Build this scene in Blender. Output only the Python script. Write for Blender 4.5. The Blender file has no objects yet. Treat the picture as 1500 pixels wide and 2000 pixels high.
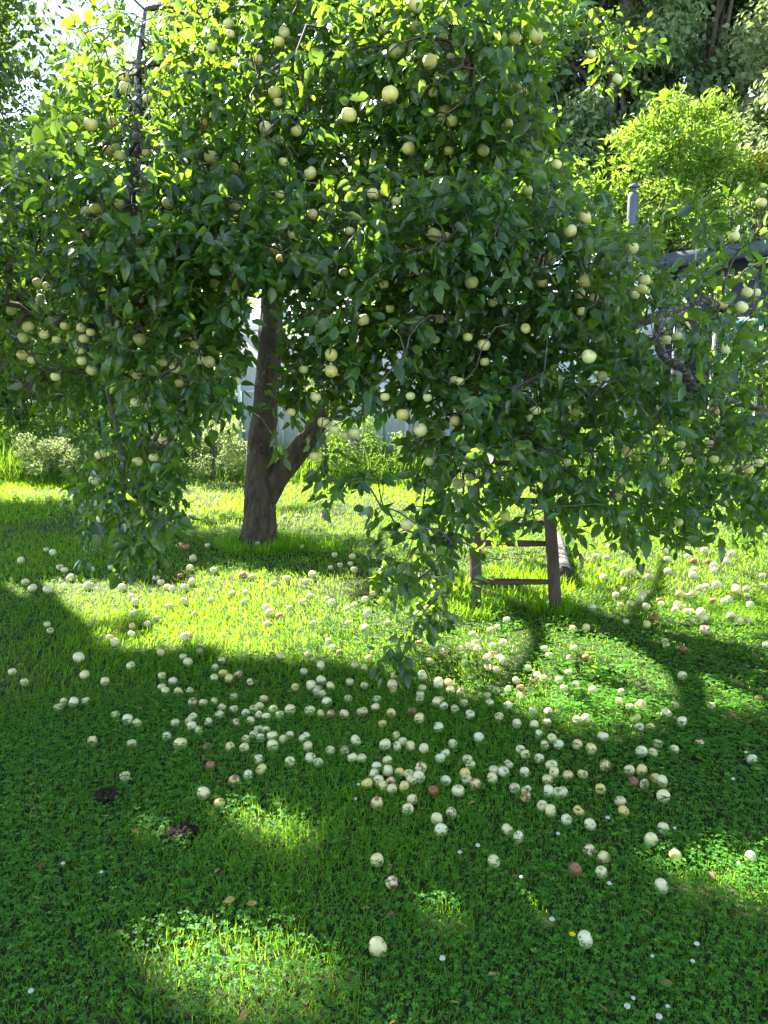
import bpy, bmesh, math
import numpy as np
from mathutils import Vector
R = math.radians
rng = np.random.default_rng(7)
scene = bpy.context.scene
col = scene.collection

# ------------------------------------------------------------------ camera, world, sun, exposure
F, PITCH, CH = 1503.0, R(10.0), 1.55          # focal length in photo pixels, downward pitch, eye height
cam_d = bpy.data.cameras.new("camera")
cam_d.sensor_fit = 'VERTICAL'; cam_d.sensor_height = 24.0; cam_d.lens = 24.0 * F / 2000.0
cam_d.clip_start = 0.05; cam_d.clip_end = 500
cam = bpy.data.objects.new("camera", cam_d); col.objects.link(cam)
cam.location = (0, 0, CH); cam.rotation_euler = (R(90) - PITCH, 0, 0)
scene.camera = cam

SUN_EL, SUN_AZ = R(42.0), math.atan2(-0.64, 0.77)     # azimuth measured from +Y towards +X
SUN = np.array([math.sin(SUN_AZ) * math.cos(SUN_EL), math.cos(SUN_AZ) * math.cos(SUN_EL), math.sin(SUN_EL)])
world = bpy.data.worlds.new("World"); scene.world = world; world.use_nodes = True
nt = world.node_tree; nt.nodes.clear()
wo = nt.nodes.new('ShaderNodeOutputWorld'); bg = nt.nodes.new('ShaderNodeBackground'); sk = nt.nodes.new('ShaderNodeTexSky')
sk.sky_type = 'NISHITA'; sk.sun_disc = False; sk.sun_elevation = SUN_EL; sk.sun_rotation = SUN_AZ
sk.dust_density = 0.0; sk.ozone_density = 1.0; sk.air_density = 0.8
bg.inputs[1].default_value = 0.082
hs = nt.nodes.new('ShaderNodeHueSaturation'); hs.inputs['Saturation'].default_value = 0.78; hs.inputs['Value'].default_value = 1.0
nt.links.new(sk.outputs[0], hs.inputs['Color']); nt.links.new(hs.outputs[0], bg.inputs[0]); nt.links.new(bg.outputs[0], wo.inputs[0])
sd = bpy.data.lights.new("sun", 'SUN'); sd.energy = 5.0; sd.angle = R(0.53); sd.color = (1.0, 0.94, 0.82)
sun = bpy.data.objects.new("sun", sd); col.objects.link(sun)
sun.rotation_euler = Vector(SUN).to_track_quat('Z', 'Y').to_euler(); sun.location = (-20, 24, 28)
scene.view_settings.view_transform = 'Standard'; scene.view_settings.look = 'None'
scene.view_settings.exposure = 2.95; scene.view_settings.gamma = 1.0
try:
    scene.cycles.max_bounces = 8; scene.cycles.transmission_bounces = 6; scene.cycles.diffuse_bounces = 4
    scene.cycles.transparent_max_bounces = 8
except Exception: pass

# ------------------------------------------------------------------ camera geometry used to measure the photo
cp, sp = math.cos(PITCH), math.sin(PITCH)
def W(u, v, zc):
    """point seen at photo pixel (u, v) at depth zc"""
    yc = (1000.0 - v) / F * zc
    return np.array([(u - 750.0) / F * zc, zc * cp + yc * sp, CH - zc * sp + yc * cp])
def G(u, v, h=0.0):
    """point on the horizontal plane z = h seen at (u, v)"""
    zc = (CH - h) / (sp + (v - 1000.0) / F * cp)
    return W(u, v, zc), zc
def proj(P):
    P = np.asarray(P, float); d = P - np.array([0, 0, CH])
    zc = d[..., 1] * cp - d[..., 2] * sp; yc = d[..., 1] * sp + d[..., 2] * cp
    z = np.where(np.abs(zc) < 1e-6, 1e-6, zc)
    return 750 + d[..., 0] / z * F, 1000 - yc / z * F, zc
def inpoly(u, v, poly):
    inside = np.zeros(np.shape(u), bool); n = len(poly)
    for i in range(n):
        x1, y1 = poly[i]; x2, y2 = poly[(i + 1) % n]
        if y1 == y2: continue
        c = ((y1 > v) != (y2 > v)) & (u < (x2 - x1) * (v - y1) / (y2 - y1) + x1)
        inside ^= c
    return inside

# patches of the lawn the sun reaches (gaps between the branches above), outlined on the ground
SUN_PATCH = [
    [(-90,1125),(0,1130),(200,1128),(330,1132),(430,1095),(520,1110),(700,1125),(760,1165),(900,1190),(1010,1200),(1150,1225),(1330,1285),(1520,1345),(1900,1390),
     (1900,1430),(1500,1400),(1330,1425),(1180,1450),(1080,1440),(1000,1400),(900,1370),(830,1335),(720,1312),(600,1300),(400,1293),(210,1278),(150,1225),(60,1180),(-90,1180)],
    [(-40,935),(190,935),(200,985),(100,978),(-40,985)],
    [(340,935),(640,930),(640,960),(480,995),(360,1000)],
    [(1080,925),(1900,900),(1900,1120),(1420,1110),(1330,1130),(1200,1110),(1110,1060)],
    [(620,940),(900,930),(900,985),(700,985)],
    [(700,1080),(760,1075),(760,1110),(690,1105)],
    [(420,1585),(530,1560),(670,1605),(670,1660),(560,1660),(450,1635)],
    [(250,1620),(330,1600),(410,1630),(400,1655),(300,1665)],
    [(190,1830),(420,1785),(580,1800),(670,1890),(640,1985),(420,1975),(280,1925)],
    [(770,1760),(850,1740),(950,1785),(890,1820)],
    [(1230,1690),(1290,1655),(1400,1645),(1560,1630),(1600,1790),(1420,1765),(1310,1735)],
    [(1000,1745),(1060,1740),(1080,1790),(1010,1800)],
    [(1300,1480),(1350,1480),(1345,1505),(1300,1500)],
    [(60,1705),(150,1720),(150,1760),(60,1740)],
    [(480,1405),(560,1395),(600,1420),(500,1430)],
]
_r = np.random.default_rng(61)
for _ in range(90):                     # small flecks between the big gaps
    _u, _v = _r.uniform(-20, 1520), _r.uniform(1300, 1990); _a, _b = _r.uniform(10, 42) * (_v / 1500), _r.uniform(3, 9) * (_v / 1500)
    SUN_PATCH.append([(_u + _a * math.cos(k * .785) * _r.uniform(.7, 1.2), _v + _b * math.sin(k * .785) * _r.uniform(.7, 1.2)) for k in range(8)])
_jr = np.random.default_rng(62)
def on_sun_patch(P):
    """True where a leaf at P would throw its shadow onto a sunlit patch of lawn"""
    P = np.asarray(P, float); t = P[..., 2] / SUN[2]
    g = P - t[..., None] * SUN; g[..., 2] = 0
    u, v, zc = proj(g); jz = np.where(v > 1500, .5, 1.0); u = u + _jr.normal(0, 14, u.shape) * jz; v = v + _jr.normal(0, 6, v.shape) * jz
    hit = np.zeros(u.shape, bool)
    for p in SUN_PATCH: hit |= inpoly(u, v, p)
    # thin leafy streaks break the big pools of light into bands
    st = np.sin(u*.011+v*.083+1.1) + .8*np.sin(u*.019-v*.057+.4) + .7*np.sin(v*.13+u*.006) + .5*np.sin(u*.045+v*.02)
    return hit & (zc > 0.5) & ((st > -2.15) | (v > 1480))

# ------------------------------------------------------------------ tagging helpers
def tag(o, label=None, cat=None, group=None, kind=None):
    if label: o['label'] = label
    if cat: o['category'] = cat
    if group: o['group'] = group
    if kind: o['kind'] = kind
    return o
def empty(name, loc=(0, 0, 0), rz=0.0):
    o = bpy.data.objects.new(name, None); col.objects.link(o); o.location = loc; o.rotation_euler = (0, 0, rz); return o
def link(name, me, m=None, parent=None, smooth=False):
    if m is not None:
        for mm in (m if isinstance(m, (list, tuple)) else [m]): me.materials.append(mm)
    if smooth: me.polygons.foreach_set('use_smooth', np.ones(len(me.polygons), bool))
    o = bpy.data.objects.new(name, me); col.objects.link(o)
    if parent is not None:
        o.parent = parent
        o.matrix_parent_inverse.identity()
        o.location = -np.array(parent.location) if False else (0, 0, 0)
    return o

# ------------------------------------------------------------------ mesh building from arrays
class Geo:
    """collects vertices and faces; origin is subtracted so a part sits right under its thing"""
    def __init__(s): s.v = []; s.f = []; s.n = 0; s.t = []; s.mi = []
    def add(s, V, faces, tint=0.5, mi=0):
        V = np.asarray(V, float); s.v.append(V)
        k = [tuple(int(i) + s.n for i in f) for f in faces]; s.f.append(k)
        s.t.append(np.full(len(k), tint)); s.mi.append(np.full(len(k), mi, int)); s.n += len(V)
    def inst(s, V, faces, tint):
        """V (n,k,3) copies of one template with given faces; tint (n,)"""
        n, k, _ = V.shape
        if n == 0: return
        s.v.append(V.reshape(-1, 3))
        base = s.n + np.arange(n)[:, None] * k
        for f in faces:
            s.f.append(base + np.array(f)[None, :]); s.t.append(np.asarray(tint, float)); s.mi.append(np.zeros(n, int))
        s.n += n * k
    def mesh(s, name, origin=(0, 0, 0)):
        me = bpy.data.meshes.new(name)
        V = np.concatenate(s.v) - np.asarray(origin, float)
        loops, sizes = [], []
        for f in s.f:
            if isinstance(f, np.ndarray): loops.append(f.ravel()); sizes.append(np.full(len(f), f.shape[1]))
            else:
                loops.append(np.array([i for q in f for i in q], int)); sizes.append(np.array([len(q) for q in f], int))
        L = np.concatenate(loops).astype(np.int32); S = np.concatenate(sizes).astype(np.int32)
        me.vertices.add(len(V)); me.vertices.foreach_set('co', V.astype(np.float32).ravel())
        me.loops.add(len(L)); me.loops.foreach_set('vertex_index', L)
        me.polygons.add(len(S)); st = np.zeros(len(S), np.int32); st[1:] = np.cumsum(S)[:-1]
        me.polygons.foreach_set('loop_start', st)
        me.polygons.foreach_set('loop_total', S)
        me.polygons.foreach_set('material_index', np.concatenate(s.mi).astype(np.int32))
        a = me.attributes.new('tint', 'FLOAT', 'FACE'); a.data.foreach_set('value', np.concatenate(s.t).astype(np.float32))
        me.update(calc_edges=True); me.validate()
        return me
    def build(s, name, m, parent=None, smooth=False):
        org = tuple(parent.location) if parent is not None and parent.parent is None else \
              (tuple(np.array(parent.parent.location)) if parent is not None else (0, 0, 0))
        if parent is not None and parent.rotation_euler.z: raise ValueError
        return link(name, s.mesh(name, org), m, parent, smooth)
    def box(s, lo, hi, tint=.5, mi=0):
        (a, b, c), (d, e, f) = lo, hi
        s.add([(a,b,c),(d,b,c),(d,e,c),(a,e,c),(a,b,f),(d,b,f),(d,e,f),(a,e,f)],
              [(0,3,2,1),(4,5,6,7),(0,1,5,4),(1,2,6,5),(2,3,7,6),(3,0,4,7)], tint, mi)
    def tube(s, pts, rad, sides=8, wob=0.0, freq=3.0, caps=True, seed=0, tint=.5, mi=0):
        pts = np.asarray(pts, float); n = len(pts); rad = np.broadcast_to(rad, (n,))
        t = np.gradient(pts, axis=0); t /= np.linalg.norm(t, axis=1)[:, None] + 1e-9
        ref = np.array([0.31, 0.9, 0.2]) if abs(t[0][1]) < .8 else np.array([1.0, .1, .2])
        a = np.cross(t, ref); a /= np.linalg.norm(a, axis=1)[:, None]; b = np.cross(t, a)
        th = np.linspace(0, 2 * np.pi, sides, endpoint=False)
        rr = np.ones((n, sides))
        if wob:
            r2 = np.random.default_rng(seed)
            for k in range(1, 5):
                ph = r2.uniform(0, 6.28, 2)
                rr += wob / k * np.sin(k * th[None, :] + ph[0] + np.arange(n)[:, None] * freq * .17 * r2.uniform(.3, 1)) * np.cos(ph[1] + np.arange(n)[:, None] * .23 * k)
            rr += r2.normal(0, wob * .35, (n, sides))
        V = pts[:, None, :] + (rad[:, None] * rr)[..., None] * (np.cos(th)[None, :, None] * a[:, None, :] + np.sin(th)[None, :, None] * b[:, None, :])
        fs = []
        for i in range(n - 1):
            for j in range(sides):
                k = (j + 1) % sides
                fs.append((i*sides+j, i*sides+k, (i+1)*sides+k, (i+1)*sides+j))
        if caps: fs += [tuple(range(sides))[::-1], tuple((n-1)*sides + j for j in range(sides))]
        s.add(V.reshape(-1, 3), fs, tint, mi)

def unit(a): return a / (np.linalg.norm(a, axis=-1, keepdims=True) + 1e-9)
def leaf_inst(g, faces, tmpl, P, D, N, L, Wd, tint, fold=0.25, curl=0.25):
    """place leaves: tmpl (k,2) of (across, along); D axis, N normal"""
    D = unit(D); S = unit(np.cross(D, N)); N = np.cross(S, D)
    n = len(P); x = tmpl[:, 0][None, :] * Wd[:, None]; y = tmpl[:, 1][None, :] * L[:, None]
    fo = np.broadcast_to(fold, (n,))[:, None]; cu = np.broadcast_to(curl, (n,))[:, None]
    z = fo * np.abs(x) - cu * (tmpl[:, 1] ** 2)[None, :] * L[:, None]
    V = P[:, None, :] + x[..., None] * S[:, None, :] + y[..., None] * D[:, None, :] + z[..., None] * N[:, None, :]
    g.inst(V, faces, tint)
# apple leaf: base, 3 rows of (left, mid, right), tip
T_LEAF = np.array([(0,0),(-.40,.22),(0,.24),(.40,.22),(-.5,.5),(0,.5),(.5,.5),(-.3,.8),(0,.79),(.3,.8),(0,1.0)])
F_LEAF = [(0,2,1),(0,3,2),(1,2,5,4),(2,3,6,5),(4,5,8,7),(5,6,9,8),(7,8,10),(8,9,10)]
T_DIA = np.array([(0,0),(-.5,.45),(0,1.0),(.5,.45)]); F_DIA = [(0,2,1),(0,3,2)]
T_CLV = np.array([(0,0),(-.42,.45),(-.34,.92),(0,.85),(.34,.92),(.42,.45)]); F_CLV = [(0,3,2,1),(0,5,4,3)]
T_BLD = np.array([(-.5,0),(.5,0),(-.42,.5),(.42,.5),(0,1.0)]); F_BLD = [(0,1,3,2),(2,3,4)]

# ------------------------------------------------------------------ materials
def newmat(name):
    m = bpy.data.materials.new(name); m.use_nodes = True; n = m.node_tree; n.nodes.clear()
    return m, n.nodes, n.links
def leaf_mat(name, dark, light, trans, tfac=0.4, rough=0.45, spec=0.45, mid=None):
    m, N, K = newmat(name)
    out = N.new('ShaderNodeOutputMaterial'); at = N.new('ShaderNodeAttribute'); at.attribute_name = 'tint'
    rp = N.new('ShaderNodeValToRGB'); rp.color_ramp.elements[0].color = (*dark, 1); rp.color_ramp.elements[1].color = (*light, 1)
    rp2 = N.new('ShaderNodeValToRGB'); rp2.color_ramp.elements[0].color = (*[c * .62 for c in trans], 1); rp2.color_ramp.elements[1].color = (*trans, 1)
    if mid is not None:
        e = rp.color_ramp.elements.new(mid[0]); e.color = (*mid[1], 1)
    p = N.new('ShaderNodeBsdfPrincipled'); p.inputs['Roughness'].default_value = rough; p.inputs['Specular IOR Level'].default_value = spec
    t = N.new('ShaderNodeBsdfTranslucent'); mx = N.new('ShaderNodeMixShader'); mx.inputs[0].default_value = tfac
    K.new(at.outputs['Fac'], rp.inputs[0]); K.new(at.outputs['Fac'], rp2.inputs[0])
    K.new(rp.outputs[0], p.inputs['Base Color']); K.new(rp2.outputs[0], t.inputs['Color'])
    K.new(p.outputs[0], mx.inputs[1]); K.new(t.outputs[0], mx.inputs[2]); K.new(mx.outputs[0], out.inputs[0])
    return m
def noise_mat(name, c1, c2, scale=8, rough=.8, bump=0.0, bscale=None, stretch=(1,1,1), detail=8, spots=None, spec=.3, metallic=0):
    m, N, K = newmat(name)
    out = N.new('ShaderNodeOutputMaterial'); p = N.new('ShaderNodeBsdfPrincipled')
    tc = N.new('ShaderNodeTexCoord'); mp = N.new('ShaderNodeMapping'); mp.inputs['Scale'].default_value = stretch
    nz = N.new('ShaderNodeTexNoise'); nz.inputs['Scale'].default_value = scale; nz.inputs['Detail'].default_value = detail; nz.inputs['Roughness'].default_value = .65
    rp = N.new('ShaderNodeValToRGB'); rp.color_ramp.elements[0].color = (*c1, 1); rp.color_ramp.elements[1].color = (*c2, 1)
    rp.color_ramp.elements[0].position = .3; rp.color_ramp.elements[1].position = .7
    K.new(tc.outputs['Object'], mp.inputs[0]); K.new(mp.outputs[0], nz.inputs['Vector']); K.new(nz.outputs[0], rp.inputs[0])
    colout = rp.outputs[0]
    if spots:
        sc, thr, c3 = spots
        n2 = N.new('ShaderNodeTexNoise'); n2.inputs['Scale'].default_value = sc; n2.inputs['Detail'].default_value = 5
        r2 = N.new('ShaderNodeValToRGB'); r2.color_ramp.elements[0].position = thr; r2.color_ramp.elements[1].position = thr + .06
        mixn = N.new('ShaderNodeMix'); mixn.data_type = 'RGBA'; mixn.inputs[7].default_value = (*c3, 1)
        K.new(tc.outputs['Object'], n2.inputs['Vector']); K.new(n2.outputs[0], r2.inputs[0])
        K.new(r2.outputs[0], mixn.inputs[0]); K.new(colout, mixn.inputs[6]); colout = mixn.outputs[2]
    K.new(colout, p.inputs['Base Color'])
    p.inputs['Roughness'].default_value = rough; p.inputs['Specular IOR Level'].default_value = spec; p.inputs['Metallic'].default_value = metallic
    if bump:
        b = N.new('ShaderNodeBump'); b.inputs['Strength'].default_value = bump; b.inputs['Distance'].default_value = .035
        n3 = N.new('ShaderNodeTexNoise'); n3.inputs['Scale'].default_value = bscale or scale * 2; n3.inputs['Detail'].default_value = 10
        K.new(mp.outputs[0], n3.inputs['Vector']); K.new(n3.outputs[0], b.inputs['Height']); K.new(b.outputs[0], p.inputs['Normal'])
    K.new(p.outputs[0], out.inputs[0]); return m

M = {}
M['apple_leaf'] = leaf_mat('apple_leaf', (.009,.038,.014), (.068,.150,.028), (.34,.60,.03), .40, .28, .6)
M['bark'] = noise_mat('bark', (.026,.019,.013), (.105,.078,.055), 14, .9, 1.0, 30, (1,1,.45), spots=(9,.66,(.17,.17,.13)))
M['lichen_bark'] = noise_mat('lichen_bark', (.07,.062,.055), (.20,.19,.17), 22, .9, .8, 50, spots=(30,.55,(.38,.40,.36)))
M['twig'] = noise_mat('twig', (.045,.036,.030), (.13,.115,.095), 20, .85, spots=(26,.6,(.25,.25,.22)))
M['weathered_wood'] = noise_mat('weathered_wood', (.045,.031,.025), (.135,.098,.08), 16, .85, .7, 30, (1,1,.12))
M['old_rung'] = noise_mat('old_rung', (.042,.026,.021), (.14,.092,.07), 16, .85, .6, 30, (.12,1,1))
M['log_bark'] = noise_mat('log_bark', (.06,.055,.05), (.25,.24,.22), 20, .9, .8, 40)
M['cut_wood'] = noise_mat('cut_wood', (.03,.022,.017), (.07,.05,.036), 30, .9)
M['soil'] = noise_mat('soil', (.010,.007,.0045), (.045,.030,.019), 30, .95, 1.0, 60)
M['ground'] = noise_mat('ground', (.012,.022,.006), (.028,.036,.011), 5, .95, .4, 40, spots=(2.2,.64,(.07,.055,.03)))
M['grass'] = leaf_mat('grass', (.026,.125,.014), (.125,.32,.018), (.50,.86,.008), .5, .5, .18)
M['clover'] = leaf_mat('clover', (.020,.112,.022), (.105,.31,.024), (.46,.84,.010), .45, .5, .18)
M['meadow'] = leaf_mat('meadow', (.04,.11,.010), (.13,.24,.03), (.30,.55,.03), .4, .6, .2)
M['dead_leaf'] = leaf_mat('dead_leaf', (.10,.055,.025), (.34,.26,.06), (.40,.28,.05), .25, .6, .2)
M['petal'] = noise_mat('petal', (.48,.47,.42), (.62,.61,.55), 60, .6)
M['stalk'] = noise_mat('stalk', (.06,.12,.02), (.12,.2,.04), 30, .6)
M['yellow_petal'] = noise_mat('yellow_petal', (.75,.45,.01), (.85,.6,.02), 60, .6)

def apple_mat(name, base, second, rot=None, rotthr=.55, rough=.38):
    """apple skin: mottled ground colour, freckles, optional brown rot patch, all fixed in the apple's own space"""
    m, N, K = newmat(name)
    out = N.new('ShaderNodeOutputMaterial'); p = N.new('ShaderNodeBsdfPrincipled'); tc = N.new('ShaderNodeTexCoord')
    oi = N.new('ShaderNodeObjectInfo'); cmb = N.new('ShaderNodeCombineXYZ')
    mul = N.new('ShaderNodeMath'); mul.operation = 'MULTIPLY'; mul.inputs[1].default_value = 37.0
    add = N.new('ShaderNodeVectorMath'); add.operation = 'ADD'
    K.new(oi.outputs['Random'], mul.inputs[0]); K.new(mul.outputs[0], cmb.inputs[0]); K.new(mul.outputs[0], cmb.inputs[1])
    K.new(tc.outputs['Object'], add.inputs[0]); K.new(cmb.outputs[0], add.inputs[1])
    nz = N.new('ShaderNodeTexNoise'); nz.inputs['Scale'].default_value = 5; nz.inputs['Detail'].default_value = 4
    K.new(add.outputs[0], nz.inputs['Vector'])
    rp = N.new('ShaderNodeValToRGB'); rp.color_ramp.elements[0].color = (*base, 1); rp.color_ramp.elements[1].color = (*second, 1)
    rp.color_ramp.elements[0].position = .35; rp.color_ramp.elements[1].position = .68
    K.new(nz.outputs[0], rp.inputs[0]); c = rp.outputs[0]
    hv = N.new('ShaderNodeMix'); hv.data_type = 'RGBA'; hv.inputs[7].default_value = (base[0]*1.02, base[1]*.88, base[2]*.52, 1)
    m3 = N.new('ShaderNodeMath'); m3.operation = 'MULTIPLY'; m3.inputs[1].default_value = .75
    K.new(oi.outputs['Random'], m3.inputs[0]); K.new(m3.outputs[0], hv.inputs[0]); K.new(c, hv.inputs[6]); c = hv.outputs[2]
    # freckles
    v = N.new('ShaderNodeTexNoise'); v.inputs['Scale'].default_value = 34; v.inputs['Detail'].default_value = 2; K.new(add.outputs[0], v.inputs['Vector'])
    r3 = N.new('ShaderNodeValToRGB'); r3.color_ramp.elements[0].position = .68; r3.color_ramp.elements[1].position = .74
    mx = N.new('ShaderNodeMix'); mx.data_type = 'RGBA'; mx.inputs[7].default_value = (.30,.22,.09,1)
    K.new(v.outputs[0], r3.inputs[0]); K.new(r3.outputs[0], mx.inputs[0]); K.new(c, mx.inputs[6]); c = mx.outputs[2]
    if rot is not None:
        n2 = N.new('ShaderNodeTexNoise'); n2.inputs['Scale'].default_value = 2.6; n2.inputs['Detail'].default_value = 3; K.new(add.outputs[0], n2.inputs['Vector'])
        r4 = N.new('ShaderNodeValToRGB'); r4.color_ramp.elements[0].position = rotthr; r4.color_ramp.elements[1].position = rotthr + .05
        m2 = N.new('ShaderNodeMix'); m2.data_type = 'RGBA'; m2.inputs[7].default_value = (*rot, 1)
        K.new(n2.outputs[0], r4.inputs[0]); K.new(r4.outputs[0], m2.inputs[0]); K.new(c, m2.inputs[6]); c = m2.outputs[2]
    K.new(c, p.inputs['Base Color']); p.inputs['Roughness'].default_value = rough
    p.inputs['Subsurface Weight'].default_value = .12; p.inputs['Subsurface Radius'].default_value = (.01,.008,.003); p.inputs['Subsurface Scale'].default_value = .5
    K.new(p.outputs[0], out.inputs[0]); return m
M['skin_c'] = apple_mat('pale_skin', (.62,.60,.33), (.70,.67,.42), (.33,.16,.06), .70)
M['skin_y'] = apple_mat('yellow_skin', (.62,.52,.18), (.68,.59,.26), (.36,.18,.06), .68)
M['skin_b'] = apple_mat('bruised_skin', (.60,.54,.30), (.66,.60,.36), (.30,.12,.05), .50)
M['skin_r'] = apple_mat('rotten_skin', (.26,.10,.05), (.36,.16,.08), (.16,.06,.03), .60, .6)
M['skin_t'] = apple_mat('hanging_skin', (.68,.69,.27), (.76,.75,.38), (.34,.2,.07), .74)
M['skin_o'] = apple_mat('golden_skin', (.68,.46,.07), (.72,.54,.12), (.36,.18,.06), .7)
M['calyx'] = noise_mat('calyx', (.03,.022,.012), (.09,.06,.03), 200, .9)

# ------------------------------------------------------------------ ground
def ground():
    xs = np.concatenate([np.linspace(-90,-12,12), np.linspace(-11,11,60), np.linspace(12,90,12)])
    ys = np.concatenate([np.linspace(-30,0,6), np.linspace(.5,13,50), np.linspace(14,120,16)])
    X, Y = np.meshgrid(xs, ys)
    Z = .012 * np.sin(X * 1.7 + Y * .9) + .012 * np.sin(Y * 2.3 - X * .6)
    V = np.stack([X, Y, Z - .02], -1).reshape(-1, 3); nx = len(xs)
    f = [(j*nx+i, j*nx+i+1, (j+1)*nx+i+1, (j+1)*nx+i) for j in range(len(ys)-1) for i in range(nx-1)]
    g = Geo(); g.add(V, f); o = g.build('ground', M['ground'], smooth=True); tag(o, kind='structure')
ground()

# ------------------------------------------------------------------ greenhouse, house
def greenhouse():
    x0, x1, y0, y1, he, hr = -2.6, 4.9, 14.0, 17.0, 2.35, 3.45
    ym = (y0 + y1) / 2
    t = empty('greenhouse', (x0, y0, 0)); tag(t, 'milky white greenhouse behind the apple tree, glimpsed between trunk and leaves', 'greenhouse')
    m, N, K = newmat('milky_panel'); out = N.new('ShaderNodeOutputMaterial'); d = N.new('ShaderNodeBsdfPrincipled'); tr = N.new('ShaderNodeBsdfTranslucent'); mx = N.new('ShaderNodeMixShader')
    d.inputs['Base Color'].default_value = (.72,.76,.80,1); d.inputs['Roughness'].default_value = .25; tr.inputs[0].default_value = (.86,.90,.93,1); mx.inputs[0].default_value = .62
    K.new(d.outputs[0], mx.inputs[1]); K.new(tr.outputs[0], mx.inputs[2]); K.new(mx.outputs[0], out.inputs[0])
    fr = noise_mat('white_frame', (.66,.68,.70), (.78,.79,.80), 6, .5)
    base = noise_mat('plinth', (.30,.30,.29), (.42,.42,.40), 8, .9)
    g = Geo(); g.box((x0-.05,y0-.05,0),(x1+.05,y1+.05,.25)); g.build('plinth', base, t)
    g = Geo()                                   # side and gable walls, roof: 12 mm sheets
    g.box((x0,y0,.25),(x1,y0+.012,he)); g.box((x0,y1-.012,.25),(x1,y1,he))
    for xx in (x0, x1-.012):
        V=[(xx,y0+.013,.25),(xx,y1-.013,.25),(xx,y1-.013,he),(xx,ym,hr),(xx,y0+.013,he)]
        V=V+[(a+.012,b,c) for a,b,c in V]
        g.add(V,[(0,1,2,3,4),(9,8,7,6,5)]+[(i,i+5,(i+1)%5+5,(i+1)%5) for i in range(5)])
    g.build('wall_panel', m, t)
    g = Geo()
    for ya, yb in ((y0-.1, ym), (y1+.1, ym)):
        V=[(x0-.1,ya,he),(x1+.1,ya,he),(x1+.1,yb,hr),(x0-.1,yb,hr)]; V=V+[(a,b,c+.014) for a,b,c in V]
        g.add(V,[(3,2,1,0),(4,5,6,7),(0,1,5,4),(1,2,6,5),(2,3,7,6),(3,0,4,7)])
    g.build('roof_panel', m, t)
    g = Geo()
    for i in range(11):
        x = x0 + (x1-x0)*i/10
        g.box((x-.03,y0-.03,.25),(x+.03,y0-.002,he-.02))
        g.tube([(x,y0-.1,he+.035),(x,ym,hr+.04)], .028, 5)
    g.box((x0-.02,y0-.045,he-.02),(x1+.02,y0-.001,he+.05)); g.box((x0,y0-.028,1.25),(x1,y0-.003,1.30))
    g.tube([(x0-.12,ym,hr+.05),(x1+.12,ym,hr+.05)], .045, 6)
    g.build('frame', fr, t)
greenhouse()

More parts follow.
